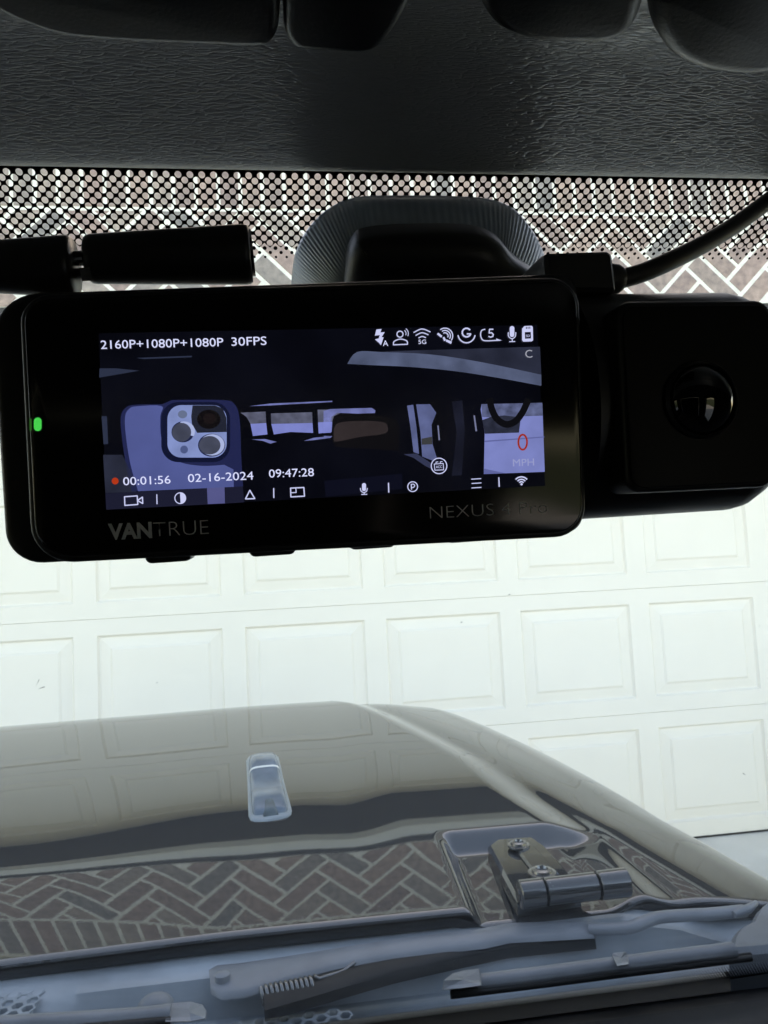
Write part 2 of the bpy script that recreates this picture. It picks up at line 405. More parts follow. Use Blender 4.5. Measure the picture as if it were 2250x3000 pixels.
def wave(x):                                # shallow undulation pressed into the panel
    if x <= WAVE[0][0]: return WAVE[0][1]
    for (a, s_), (b, t_) in zip(WAVE, WAVE[1:]):
        if x <= b: return s_+(t_-s_)*sstep(a, b, x)
    return WAVE[-1][1]
def hood_z(i, t):                          # t: signed distance from the centre line
    y = YS[i]; a = abs(t); b, e = lerp(BULGE, y), lerp(EDGE, y)
    z = ZP[i]-.008*t*t-.016*sstep(b-.03, b+.045, a)
    z -= .020*sstep(b+.06, e, a)+.016*max(0, (a-e+.07)/.07)**2
    x = t+HXC
    z -= .36*min(.6, max(0, -.1-x))*max(0, 1.12-y)**2    # the rear rolls down a little more towards the middle
    z += wave(x)*sstep(1.0, 1.3, y)
    # the pocket the hinge sits in
    q = sstep(.185, .205, x)*(1-sstep(.365, .425, x))*(1-sstep(1.035, 1.065, y))
    return z-.020*q
Vh = []; Fh = []; NX = 190
skirt = [(.012, -.006), (.020, -.016), (.024, -.03), (.026, -.30)]
for i, y in enumerate(YS):
    e = lerp(EDGE, y); row = []
    ts = sorted(set([round(-e+2*e*k/110, 5) for k in range(111)]+[round(.38+.36*k/60, 5) for k in range(61) if .38+.36*k/60 < e]))
    ts = (ts+[e]*400)
    base = [-e+2*e*k/110 for k in range(75)]; x0 = base[-1]
    base += [x0+(e-x0)*k/115 for k in range(1, 116)]
    ze = hood_z(i, e)
    row = [(-e-dx, ze+dz) for dx, dz in reversed(skirt)]+[(t, hood_z(i, t)) for t in base]+[(e+dx, ze+dz) for dx, dz in skirt]
    Vh += [(t+HXC-XC, y-1.0, z+H) for t, z in row]; n = len(row)
for i in range(len(YS)-1):
    for j in range(n-1): a = i*n+j; Fh.append((a, a+1, a+n+1, a+n))
# rolled rear lip
k = len(Vh); Vh += [(v[0], v[1]-.003, v[2]-.002) for v in Vh[:n]]+[(v[0], v[1]-.003, v[2]-.005) for v in Vh[:n]]+[(v[0], v[1]+.03, v[2]-.007) for v in Vh[:n]]
for r in range(3):
    for j in range(n-1):
        a = (j if r == 0 else k+(r-1)*n+j); b = k+r*n+j; Fh.append((a, b, b+1, a+1))
# front drop
k2 = len(Vh); a0 = (len(YS)-1)*n; Vh += [(v[0], v[1]+.02, v[2]-.35) for v in Vh[a0:a0+n]]
for j in range(n-1): Fh.append((a0+j, a0+j+1, k2+j+1, k2+j))
hood = mesh('hood', Vh, Fh, M['paint'], car, True)
autosmooth(hood, 50)
gap_shade = []
for j in range(4, n-4, 4):
    v = Vector(Vh[j]); gap_shade.append([v+Vector((0, dy, dz)) for dy, dz in ((.02, -.0085), (.004, -.0085), (.002, -.010), (.003, -.020), (.012, -.026), (.03, -.026))])
Vs = [p for q in gap_shade for p in q]; Fs = [(i*6+j, i*6+j+1, i*6+j+7, i*6+j+6) for i in range(len(gap_shade)-1) for j in range(5)]
mesh('lip_gap_shade', Vs, Fs, M['rubber'], hood, True)  # near-black strip that paints the shaded gap under the rear lip
def hoodz(x, y):                            # camera-relative height of the hood surface
    i = min(range(len(YS)), key=lambda q: abs(YS[q]-y)); return hood_z(i, x-HXC)

# unidentified pale form over the hood, built as a solid pod
def pod():
    a = Vector((-.060, 1.150)); b = Vector((-.088, 1.43)); ax = b-a; nrm = Vector((ax.y, -ax.x)).normalized()
    def shell(name, T, hw0, hh0, m, dz=0):
        rings = []
        for t, wd, ht in T:
            c = a+ax*t; hw = hw0*wd; hh = hh0*ht; ring = []
            for k in range(24):
                th = math.pi*k/23; ex = math.copysign(abs(math.cos(th))**.5, math.cos(th))*hw; ez = abs(math.sin(th))**.5*hh
                p = c+nrm*ex; ring.append(W(p.x, p.y, hoodz(p.x, p.y)-.0012+ez+dz))
            for k in range(1, 23):
                ex = -hw+2*hw*k/23; p = c+nrm*ex; ring.append(W(p.x, p.y, hoodz(p.x, p.y)-.002))
            rings.append(ring)
        return loft(name, rings, m, hood, ang=60)
    shell('pale_pod_rim', [(-.03, .3, .3), (-.015, .75, .8), (.01, .93, 1), (.06, 1, 1), (.9, .9, 1), (.97, .75, .9), (1, .3, .3)], .034, .005, M['pod_rim'])
    shell('pale_pod', [(.02, .5, .4), (.03, .86, 1.2), (.06, .95, 1.6), (.16, .97, 1.9), (.28, .95, 2.1), (.30, .95, 1.6), (.32, .94, 1.6), (.60, .92, 1.9), (.64, .92, 2.5), (.75, .9, 2.5), (.88, .84, 2.0), (.95, .7, 1.2), (.98, .4, .5)], .029, .0075, M['pod'])
    shell('pale_pod_band', [(.605, .5, .6), (.606, .93, 2.05), (.62, .93, 2.3), (.621, .5, .6)], .029, .0075, M['trim'])
    shell('pale_pod_tip', [(.0, .2, .3), (.005, .42, 1.0), (.06, .36, 1.7), (.13, .28, 2.05), (.14, .1, .5)], .029, .0079, M['pod_dark'])
M['pod'] = noisy(mat('pod_plastic', (.14, .18, .22), .2), 40, .15); M['pod_rim'] = noisy(mat('pod_rim_plastic', (.26, .30, .32), .3), 40, .1); M['pod_dark'] = noisy(mat('pod_dark_plastic', (.10, .13, .14), .25), 60, .3)
pod()

# hinge
HZ = -.402
hx0, hx1 = .232, .384
def hz(x, y): return hoodz(x, y)
pl = []
for (px, py) in ((1430, 2492), (1455, 2474), (1560, 2466), (1600, 2490), (1650, 2540), (1695, 2588), (1700, 2606), (1515, 2632), (1500, 2610)):
    q = atZ(px, py, -.415); pl.append((q.x, q.y))
def plate(name, outline, ztop, th, m, par, bev=.002):
    ins = inset(outline, bev)
    r0 = [W(p[0], p[1], ztop(p)-th) for p in outline]; r1 = [W(p[0], p[1], ztop(p)-bev) for p in outline]; r2 = [W(p[0], p[1], ztop(p)) for p in ins]
    return loft(name, [r0, r1, r2], m, par, ang=30)
def ccw(P):
    a = sum(P[i-1][0]*P[i][1]-P[i][0]*P[i-1][1] for i in range(len(P))); return P if a > 0 else P[::-1]
pl = ccw(pl)
ztop = lambda p: -.4165+(p[1]-.88)*.06
hinge = plate('hinge', pl, ztop, .02, M['paint'], hood, .004)
# raised rib of the bracket and its bolts
rib = []
for (px, py) in ((1490, 2476), (1545, 2472), (1640, 2562), (1575, 2574)):
    q = atZ(px, py, -.412); rib.append((q.x, q.y))
plate('hinge_rib', ccw(rib), lambda p: ztop(p)+.005, .006, M['paint'], hood, .003)
for (px, py, r) in ((1520, 2486, .0115), (1588, 2556, .0135)):
    q = atZ(px, py, -.408); z = ztop((q.x, q.y))+.005
    rg = []
    for (rr, dz) in ((r*1.35, -.001), (r*1.35, .0015), (r, .0022), (r*.95, .005), (r*.6, .0062), (r*.5, .003), (.0006, .003)):
        rg.append([W(q.x+rr*math.cos(a*math.pi/10), q.y+rr*math.sin(a*math.pi/10), z+dz) for a in range(20)])
    loft('hinge_bolt', rg, M['screw'], hood, ang=40)
# barrel of three knuckles
A = atZ(1520, 2622, -.409)-CAM; B = atZ(1838, 2584, -.409)-CAM; ax = (B-A)
for (t0, t1, r) in ((0, .225, .0165), (.232, .71, .0160), (.717, 1, .0168)):
    pts = [A+ax*t for t in (t0, t0+.012, t1-.012, t1)]
    tube('hinge_knuckle', [W(*p) for p in pts], [r*.86, r, r, r*.86], M['paint'], hood, 28)
tube('hinge_pin', [W(*(A-ax*.01)), W(*(B+ax*.01))], .007, M['screw'], hood, 12)
# leaf from the plate to the barrel
plate('hinge_leaf', ccw([(A.x+.002, A.y+.002), (B.x-.035, B.y+.002), (B.x-.05, B.y+.05), (A.x+.02, A.y+.045)]), lambda p: -.403-(p[1]-.86)*.22, .008, M['paint'], hood, .003)

# cowl ---------------------------------------------------------------
CZ = -.462
def strip(name, sections, m, par, smooth=True, ang=40):      # sections: list over x of lists of (x,y,z)
    V = [p for s in sections for p in s]; n = len(sections[0]); Fc = []
    for i in range(len(sections)-1):
        for j in range(n-1): a = i*n+j; Fc.append((a, a+1, a+n+1, a+n))
    o = mesh(name, V, Fc, m, par); 
    return autosmooth(o, ang) if smooth else o
def cowl_section(x):
    # (y, z) from under the hood to the glass; a well opens between x=-.28 and .55
    wl = sstep(-.285, -.235, x)*(1-sstep(.50, .56, x))
    dr_ = -.032*sstep(.40, .52, x)
    return [W(x, .95, -.450+dr_), W(x, .895, -.447+dr_), W(x, .872, -.4455+dr_), W(x, .868, -.4480+dr_), W(x, .852, -.4505+dr_), W(x, .845, -.4545-.012*wl+dr_*.8), W(x, .835, -.464-.022*wl), W(x, .81, -.466-.026*wl), W(x, .785, -.466-.020*wl), W(x, .765, -.4605-.009*wl), W(x, .75, -.4545), W(x, .742, -.4475), W(x, .738, -.4445)]
xs = [-1.05, -.8, -.5, -.35]+[-.30+.005*k for k in range(16)]+[-.2+.04*k for k in range(18)]+[.495+.006*k for k in range(14)]+[.62]
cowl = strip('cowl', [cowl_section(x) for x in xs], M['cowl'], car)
# honeycomb vents let into the cowl
def honeycomb(name, x0, x1, y0, y1, z, par, r=.0085, ang=None):
    bm = bmesh.new(); dx, dy = r*1.5, r*math.sqrt(3)
    i = 0; x = x0
    while x < x1:
        y = y0+(dy/2 if i % 2 else 0)
        while y < y1:
            O = [bm.verts.new(W(x+r*math.cos(k*math.pi/3), y+r*math.sin(k*math.pi/3), z)) for k in range(6)]
            I = [bm.verts.new(W(x+r*.74*math.cos(k*math.pi/3), y+r*.74*math.sin(k*math.pi/3), z)) for k in range(6)]
            D = [bm.verts.new(W(x+r*.70*math.cos(k*math.pi/3), y+r*.70*math.sin(k*math.pi/3), z-.008)) for k in range(6)]
            for k in range(6):
                q = (k+1) % 6; bm.faces.new((O[k], O[q], I[q], I[k])); bm.faces.new((I[k], I[q], D[q], D[k]))
            bm.faces.new(D).material_index = 1
            y += dy
        x += dx; i += 1
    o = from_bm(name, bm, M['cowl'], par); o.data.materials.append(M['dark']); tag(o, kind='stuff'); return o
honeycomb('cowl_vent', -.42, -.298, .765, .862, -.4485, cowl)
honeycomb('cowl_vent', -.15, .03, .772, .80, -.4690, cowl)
for (px, py) in ((1873, 2739), (1896, 2737), (1922, 2734)):
    q = atZ(px, py, -.478); tube('drain_hole', [cl(q), cl(q)+Vector((0, 0, .004))], .0035, M['dark'], cowl, 10)
# body panels beside the cowl
box('bulkhead', W(-1.1, .70, -1.0), W(.66, .734, -.53), M['dark'], car)

# windshield ---------------------------------------------------------
GT = Vector((0, .165, .098)); GB = Vector((0, .736, -.450)); GD = (GB-GT).normalized(); GNn = Vector((0, -GD.z, GD.y)).normalized()
if GNn.y < 0: GNn = -GNn                    # points outside
GLEN = (GB-GT).length
def G(x, v, off=0):                         # point on the pane, v metres below its top edge, off outwards
    p = GT+GD*v+GNn*off; return W(x, p.y, p.z)
gx0, gx1 = -.94, .50
V = [G(gx0, -.012, 0), G(gx1, -.012, 0), G(gx1, GLEN+.132, 0), G(gx0, GLEN+.132, 0), G(gx0, -.012, .005), G(gx1, -.012, .005), G(gx1, GLEN+.132, .005), G(gx0, GLEN+.132, .005)]
glass = mesh('windshield', V, [(0, 1, 2, 3), (7, 6, 5, 4), (0, 4, 5, 1), (1, 5, 6, 2), (2, 6, 7, 3), (3, 7, 4, 0)], M['glass'], car)
# printed dot band along the top edge
FO = -.0004
P_, Hh, R0 = .00277, .00125, .00079
V = []; Fc = []
def quad(a, b, c, d): k = len(V); V.extend([a, b, c, d]); Fc.append((k, k+1, k+2, k+3))
v0 = .00325; rows = 14
cells = []
for r in range(rows):
    for c in range(int((.33+.23)/P_)):
        cells.append((-.23+c*P_+(P_/2 if r % 2 else 0), v0+r*Hh))
for (cx, cv) in cells:
    k = len(V); ns = 16
    for q in range(ns):
        a = 2*math.pi*q/ns; ca, sa = math.cos(a), math.sin(a); t = 1/(abs(ca)/(P_/2)+abs(sa)/Hh)
        V.append(G(cx+ca*t, cv+sa*t, FO)); V.append(G(cx+ca*R0, cv+sa*R0, FO))
    for q in range(ns):
        a = k+2*q; b = k+2*((q+1) % ns); Fc.append((a, b, b+1, a+1))
# triangles that close the zigzag above the first row, and the plain band over it
for c in range(int((.33+.23)/P_)):
    x = -.23+c*P_; k = len(V); V += [G(x, v0-Hh, FO), G(x+P_, v0-Hh, FO), G(x+P_/2, v0, FO)]; Fc.append((k, k+1, k+2))
quad(G(gx0, -.012, FO), G(gx1, -.012, FO), G(gx1, v0-Hh, FO), G(gx0, v0-Hh, FO))
vl = v0+(rows-1)*Hh
for d, (rr, vv) in enumerate(((.00052, vl+Hh*1.0+.0001), (.00044, vl+Hh*2.0), (.00034, vl+Hh*2.95))):
    for c in range(int((.33+.23)/P_)):
        x = -.23+c*P_+(P_/2 if (rows+d) % 2 else 0)
        k = len(V); V += [G(x+rr*math.cos(q*math.pi/6), vv+rr*math.sin(q*math.pi/6), FO) for q in range(12)]; Fc.append(tuple(range(k, k+12)))
fr = mesh('dot_band', V, Fc, M['frit'], glass); tag(fr, kind='stuff')
# solid print right and left of it, out of the picture's reach
V = []; Fc = []
quad(G(gx0, v0-Hh, FO), G(-.2315, v0-Hh, FO), G(-.2315, vl, FO), G(gx0, vl, FO)); quad(G(.3285, v0-Hh, FO), G(gx1, v0-Hh, FO), G(gx1, vl, FO), G(.3285, vl, FO))
quad(G(gx0, vl, FO), G(gx0+.04, vl, FO), G(gx0+.04, GLEN+.13, FO), G(gx0, GLEN+.13, FO)); quad(G(gx1-.02, vl, FO), G(gx1, vl, FO), G(gx1, GLEN+.13, FO), G(gx1-.02, GLEN+.13, FO))
mesh('border_print', V, Fc, M['frit'], glass)
# bottom band: solid then fading dots
V = []; Fc = []
vb = GLEN-.004
quad(G(gx0+.04, vb, FO), G(gx1-.02, vb, FO), G(gx1-.02, GLEN+.13, FO), G(gx0+.04, GLEN+.13, FO))
for r in range(16):
    rr = .00145-.00006*r
    for c in range(290):
        x = -.38+c*.003+(.0015 if r % 2 else 0); vv = vb-.0006-.0026*r
        k = len(V); V += [G(x+rr*math.cos(q*math.pi/4), vv+rr*math.sin(q*math.pi/4), FO) for q in range(8)]; Fc.append(tuple(range(k, k+8)))
fr2 = mesh('lower_dot_band', V, Fc, M['frit'], glass); tag(fr2, kind='stuff')

# wipers -------------------------------------------------------------
def wz(px, py, z): return cl(atZ(px, py, z))
def ribbon_arm(name, top, bot, zt, depth, m, par):
    """channel-section arm: top and bottom outlines in the photograph, at height zt, with a skirt below"""
    r = []
    for (a, b) in zip(top, bot):
        A_, B_ = wz(*a, zt), wz(*b, zt-.004)
        mid = (A_+B_)/2+Vector((0, 0, .003)); dn = Vector((0, -.002, -depth))
        r.append([A_+Vector((0, .002, -depth)), A_, A_*.75+mid*.25+Vector((0, 0, .0015)), mid, B_*.75+mid*.25+Vector((0, 0, .001)), B_, B_+dn])
    return loft(name, r, m, par, ang=45)
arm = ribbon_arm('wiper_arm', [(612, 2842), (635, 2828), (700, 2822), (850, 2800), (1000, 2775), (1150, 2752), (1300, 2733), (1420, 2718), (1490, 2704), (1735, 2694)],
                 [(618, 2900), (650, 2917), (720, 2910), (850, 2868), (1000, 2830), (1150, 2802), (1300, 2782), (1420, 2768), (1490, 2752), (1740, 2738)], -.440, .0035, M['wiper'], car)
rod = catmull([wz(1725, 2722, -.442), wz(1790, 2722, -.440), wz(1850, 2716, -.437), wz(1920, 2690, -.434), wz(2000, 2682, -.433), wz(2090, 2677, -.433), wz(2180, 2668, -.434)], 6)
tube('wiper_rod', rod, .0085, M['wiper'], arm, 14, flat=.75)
piv = wz(652, 2858, -.436)
tube('pivot_pin', [piv+Vector((0, 0, -.006)), piv+Vector((0, 0, .002)), piv+Vector((0, 0, .0035))], [.0085, .0085, .006], M['wiper'], arm, 20)
tube('hook', [wz(2150, 2680, -.432), wz(2190, 2664, -.430), wz(2215, 2645, -.432)], [.004, .0055, .003], M['wiper'], arm, 10)
co = []
s0, s1 = wz(765, 2918, -.452), wz(925, 2886, -.452); axd = (s1-s0); e1 = axd.normalized(); e2 = Vector((0, 0, 1)); e3 = e1.cross(e2)
for k in range(11*14+1): a = k*2*math.pi/14; co.append(s0+axd*(k/154)+(e2*math.cos(a)+e3*math.sin(a))*.0085)
co += [s1+Vector((.004, .0, .006)), s1+Vector((.03, .012, .004)), s1+Vector((.045, .02, .008))]
tube('spring', co, .0022, M['screw'], arm, 8)
ribbon_arm('arm_channel', [(770, 2890), (900, 2862), (1010, 2830), (1150, 2804), (1300, 2784), (1490, 2750), (1742, 2736)], [(775, 2960), (900, 2925), (1010, 2892), (1150, 2852), (1300, 2818), (1490, 2778), (1744, 2752)], -.4475, .010, M['rubber'], arm)
cq = ccw([(atZ(*p, -.425)-CAM).to_2d()[:] for p in ((2132, 2786), (2142, 2736), (2160, 2712), (2196, 2694), (2215, 2660), (2236, 2640), (2290, 2632), (2420, 2620), (2440, 2760))])
plate('cowl_corner', cq, lambda p: -.425, .05, M['wiper'], car, .006)
# blade resting on the glass, right
def onG(px, py, off):                       # point on the ray, off metres outside the glass
    d = ray(px, py); t = (GT.dot(GNn)+off)/d.dot(GNn); return cl(CAM+d*t)
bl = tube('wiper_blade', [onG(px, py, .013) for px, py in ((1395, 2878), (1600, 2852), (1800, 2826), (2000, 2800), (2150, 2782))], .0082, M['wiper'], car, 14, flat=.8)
tube('rubber_edge', [onG(px, py, .0045) for px, py in ((1320, 2916), (1600, 2882), (1800, 2856), (2200, 2806))], .0034, M['rubber'], bl, 8)
tube('rubber_edge', [onG(px, py, .008) for px, py in ((1320, 2904), (1600, 2869), (1800, 2843), (2200, 2794))], .0016, M['rubber'], bl, 8)
ec = [(1295, 2900), (1300, 2872), (1325, 2852), (1360, 2842), (1405, 2838), (1412, 2872), (1412, 2888), (1350, 2897)]
def g_cap(name, P, o0, o1, m, par):          # moulded piece over the blade, from o0 to o1 metres outside the glass
    cx, cy2 = sum(p[0] for p in P)/len(P), sum(p[1] for p in P)/len(P); R_ = []; y0_, y1_ = min(p[1] for p in P), max(p[1] for p in P)
    lean = lambda y: .018*sstep(0, 1, 1.35*(y1_-y)/(y1_-y0_)-.2)     # sloping upper face, steep lower face
    for k, off in ((.93, o0), (1, o0+.0015), (1, o1-.0015), (.9, o1)): R_.append([onG(cx+(x-cx)*k, cy2+(y-cy2)*k, off+lean(y)) for x, y in P])
    n_ = len(P); c_ = onG(cx, cy2, o0+lean(cy2)); o = loft(name, R_, m, par, (False, True), ang=40)
    bm = bmesh.new(); bm.from_mesh(o.data); cv = bm.verts.new(c_); bm.verts.ensure_lookup_table()
    for k in range(n_): bm.faces.new((bm.verts[k], cv, bm.verts[(k+1) % n_]))
    bmesh.ops.recalc_face_normals(bm, faces=bm.faces); bm.to_mesh(o.data); bm.free(); return o
def cap_plate(name, P, z, th, m, par, bev=.003):
    q = ccw([(atZ(*p, z)-CAM).to_2d()[:] for p in P]); return plate(name, q, lambda p: z, th, m, par, bev)
g_cap('end_cap', ec, .0035, .021, M['wiper'], bl)
g_cap('blade_clip', [(1792, 2800), (1795, 2792), (1832, 2788), (1840, 2795), (1843, 2826), (1808, 2832)], .004, .022, M['wiper'], bl)
# second blade, left
b2 = tube('wiper_blade', [onG(px, py, .013) for px, py in ((-40, 3006), (200, 2992), (400, 2978), (500, 2968))], .0085, M['wiper'], car, 14, flat=.8)
tube('rubber_edge', [onG(px, py, .005) for px, py in ((-40, 3032), (200, 3018), (500, 2992))], .004, M['rubber'], b2, 8)
g_cap('end_cap', [(478, 2940), (560, 2934), (592, 2942), (606, 2962), (604, 2985), (560, 2994), (480, 2996)], .0035, .022, M['wiper'], b2)
kn = wz(455, 2945, -.446)
rg = []
for k in range(7):
    a = k*math.pi/2/6.2; rg.append([kn+Vector((.019*math.cos(a)*math.cos(t*math.pi/10), .017*math.cos(a)*math.sin(t*math.pi/10), .013*math.sin(a)-.002)) for t in range(20)])
rg.insert(0, [p-Vector((0, 0, .03)) for p in rg[0]])
loft('pivot_cap', rg, M['wiper'], car)

# dash, header, shell --------------------------------------------------
dash = strip('dashboard', [[W(x, .702, -.4535), W(x, .665, -.446), W(x, .63, -.440), W(x, .52, -.425), W(x, .44, -.425), W(x, .38, -.44), W(x, .36, -.50), W(x, .37, -.95)] for x in (gx0, -.5, 0, .25, gx1)], M['dash'], car)
strip('defroster_trim', [[W(x, .752, -.490), W(x, .740, -.466), W(x, .722, -.4585), W(x, .7025, -.4545), W(x, .7022, -.47)] for x in (gx0, -.5, 0, .25, gx1)], M['rubber'], dash)
hp = [(.170, .108), (.163, .097), (.157, .0912), (.153, .0892), (.149, .0892), (.143, .0903), (.137, .0916), (.131, .0929), (.126, .0938), (.1215, .0941), (.117, .0937), (.111, .0926), (.10, .0905), (.085, .089), (.07, .0905), (.04, .10), (0, .118), (-.1, .135)]
hp = [(q.y, q.z) for q in catmull([Vector((0, a, b)) for a, b in hp], 4)]
strip('header_pad', [[W(gx0+(gx1-gx0)*i/40, y, z) for y, z in hp] for i in range(41)], M['leather'], car, ang=80)
box('roof_panel', W(gx0-.06, -1.62, .14), W(gx1+.06, .20, .16), M['fabric'], car)
side_parts = [[(.16, .14), (.16, .103), (.12, .06), (-1.6, .06), (-1.6, .14)], [(-.36, .0595), (.12, .0595), (.742, -.456), (.60, -.48), (-.36, -.48)], [(.742, -.4565), (.742, -.98), (-1.6, -.98), (-1.6, -.4805), (.60, -.4805)], [(-.80, .0595), (-.80, -.48), (-1.6, -.48), (-1.6, .0595)]]
M['privacy'] = M['glass'].copy(); M['privacy'].name = 'privacy_glass'
for n_ in M['privacy'].node_tree.nodes:
    if n_.type == 'BSDF_TRANSPARENT': n_.inputs[0].default_value = (.34, .36, .36, 1)
for (xa, xb) in ((gx0-.055, gx0-.001), (gx1+.001, gx1+.055)):
    for sp_ in side_parts: loft('side_panel', [[W(xa, y, z) for y, z in sp_], [W(xb, y, z) for y, z in sp_]], M['fabric'], car, smooth=False)
    xm_ = (xa+xb)/2
    mesh('side_window', [W(xm_, y, z) for y, z in ((-.80, -.48), (-.36, -.48), (-.36, .0595), (-.80, .0595))], [(0, 1, 2, 3)], M['privacy'], car)
box('rear_panel', W(gx0, -1.64, -.98), W(gx1, -1.605, .138), M['fabric'], car)
box('floor_panel', W(gx0, -1.6, -1.0), W(gx1, .69, -.965), M['fabric'], car)
# roof latches and visor over the header pad
def latch(name, outline, zb, back, mt, bev=.006):
    P = [(atZ(px, py, zb)-CAM).to_2d() for px, py in outline]
    P = [(p.x, p.y) for p in P]; P = ccw([(P[0][0], back)]+P+[(P[-1][0], back)])
    rings = [[W(p[0], p[1], .128) for p in P]]
    for k in range(7):
        a = k/6*math.pi/2; ins = inset(P, bev*(1-math.cos(a))) if k else P
        rings.append([W(p[0], p[1], zb+bev-bev*math.sin(a)) for p in ins])
    return loft(name, rings, mt, car, ang=50)
def sm2(P, k=6): return [(q.x, q.y) for q in catmull([Vector((a, b, 0)) for a, b in P], k)]
latch('sun_visor', sm2([(-160, -40), (-60, 15), (60, 75), (200, 118), (400, 135), (600, 143), (740, 148), (790, 140), (815, 105), (822, 40)]), .0835, .068, M['latch'], .0018)
latch('roof_latch', sm2([(832, 30), (832, 90), (845, 130), (880, 155), (980, 163), (1060, 166), (1110, 150), (1150, 105), (1185, 50), (1212, -10)]), .0835, .068, M['latch'], .0018)
latch('roof_latch', sm2([(1395, -10), (1412, 45), (1450, 95), (1500, 122), (1580, 142), (1670, 147), (1760, 145), (1830, 122), (1870, 80), (1895, 10)]), .083, .068, M['latch'], .003)
latch('roof_latch', sm2([(1898, 20), (1905, 90), (1930, 145), (1970, 190), (2040, 222), (2130, 238), (2200, 241), (2280, 225), (2360, 190)]), .0775, .062, M['latch'], .0035)

# ================================================================== DASH CAMERA
S_TL, S_BL = CAM+ray(287, 975)*.1167, CAM+ray(312, 1493)*.1167
S_TR, S_BR = CAM+ray(1576, 950)*.128, CAM+ray(1599, 1423)*.128
SC = (S_TL+S_BL+S_TR+S_BR)/4
EX = (S_TR-S_TL+S_BR-S_BL).normalized(); EYv = (S_TL-S_BL+S_TR-S_BR); EYv = (EYv-EX*EYv.dot(EX)).normalized(); EZ = EX.cross(EYv)   # EZ towards the viewer
DM = Matrix((EX, EYv, EZ)).transposed().to_4x4(); DM.translation = SC; DMI = DM.inverted()
dc = empty('dash_camera'); dc.matrix_world = DM
tag(dc, 'black dash camera with lit screen and green light hanging at the windshield', 'dash camera')
def D(px, py, dz=0):                        # photograph pixel -> dash-camera coordinates on the plane z=dz
    d = ray(px, py); o = DMI @ CAM; v = DMI.to_3x3() @ d; t = (dz-o.z)/v.z; q = o+v*t; return Vector((q.x, q.y, dz))
def D2(px, py, dz=0): q = D(px, py, dz); return (q.x, q.y)
def slab(name, outline, z0, z1, m, par, bf=.001, bb=.0, seg=4, ang=35):
    """rounded slab: back at z0, front at z1, edge radii bf (front) and bb (back)"""
    P = ccw(outline); rings = []
    for k in range(seg+1):
        if bb == 0 and k < seg: continue
        a = k/seg*math.pi/2; rings.append([(p[0], p[1], z0+bb*(1-math.sin(a))) for p in (inset(P, bb*(1-math.sin(math.pi/2-a)) if False else bb*(1-math.sin(a))) if bb*(1-math.sin(a)) > 1e-7 else P)] if False else [(p[0], p[1], z0+bb*(1-math.cos(a))) for p in (inset(P, bb*(1-math.sin(a))) if bb*(1-math.sin(a)) > 1e-7 else P)])
    for k in range(seg+1):
        a = k/seg*math.pi/2; d = bf*(1-math.cos(a)); rings.append([(p[0], p[1], z1-bf+bf*math.sin(a)) for p in (inset(P, d) if d > 1e-7 else P)])
    return loft(name, rings, m, par, ang=ang)
def quad_rr(c, r, n=7):                     # rounded outline of a quadrilateral TL,TR,BR,BL (in camera-local xy)
    out = []
    for i in range(4):
        p, a, b = Vector(c[i]), Vector(c[i-1]), Vector(c[(i+1) % 4]); ri = r[i] if isinstance(r, (list, tuple)) else r
        u, v = (a-p).normalized(), (b-p).normalized(); P0, P1 = p+u*ri, p+v*ri
        for k in range(n+1):
            t = k/n; out.append(tuple(P0*(1-t)**2+p*2*t*(1-t)+P1*t*t)) if False else None
            th = t*math.pi/2; q = p+u*ri*(1-math.sin(th))+v*ri*(1-math.cos(th)); out.append((q.x, q.y))
    return out
FZ = -.0004                                 # front face just behind the lit screen layer
face = quad_rr([D2(52, 862), D2(1700, 808), D2(1722, 1565), D2(92, 1648)], [.0045, .0055, .0055, .0062], 8)
slab('front_glass', inset(ccw(face), .0006), FZ-.0025, FZ, M['face'], dc, .0004)
bez = quad_rr([D2(45, 855), D2(1706, 802), D2(1729, 1570), D2(84, 1655)], [.0048, .0058, .0058, .0065], 8)
slab('bezel', bez, -.011, FZ-.0008, M['housing'], dc, .0008)
hsg = quad_rr([D2(-30, 862, -.012), D2(1690, 800, -.012), D2(1712, 1560, -.012), D2(20, 1655, -.012)], [.008, .004, .004, .006], 8)
slab('housing', hsg, -.034, -.0112, M['housing'], dc, .0015, .005)
# screen
scr_out = [D2(287, 975), D2(1576, 950), D2(1599, 1423), D2(312, 1493)]
scr = mesh('screen', [(p[0], p[1], FZ+.00008) for p in scr_out], [(3, 2, 1, 0)], None, dc)
_em = {}
def slin(c): r, g_, b = lin(c); return (r*.74, g_*.84, b*.92)
def EM(c, k=1.0):
    key = (c, k)
    if key not in _em:
        _em[key] = mat('screen_glow', (.004, .004, .005), .15, emit=tuple(v*k for v in slin(c)))
    return _em[key]
def glow_tex(c, amt, scale):
    m = mat('screen_picture', (.004, .004, .005), .15, emit=slin(c)); b = bsdf(m); tc = N(m, 'TexCoord'); n = N(m, 'TexNoise', Scale=scale, Detail=6); L(m, tc.outputs['Object'], n.inputs['Vector'])
    mr = N(m, 'MapRange'); mr.inputs[1].default_value = .3; mr.inputs[2].default_value = .7; mr.inputs[3].default_value = (1-amt)/2**EXPO; mr.inputs[4].default_value = (1+amt)/2**EXPO
    L(m, n.outputs[0], mr.inputs[0]); L(m, mr.outputs[0], b.inputs['Emission Strength']); return m
scr.data.materials.append(glow_tex((8, 10, 20), .5, 60))
LAY = [1]
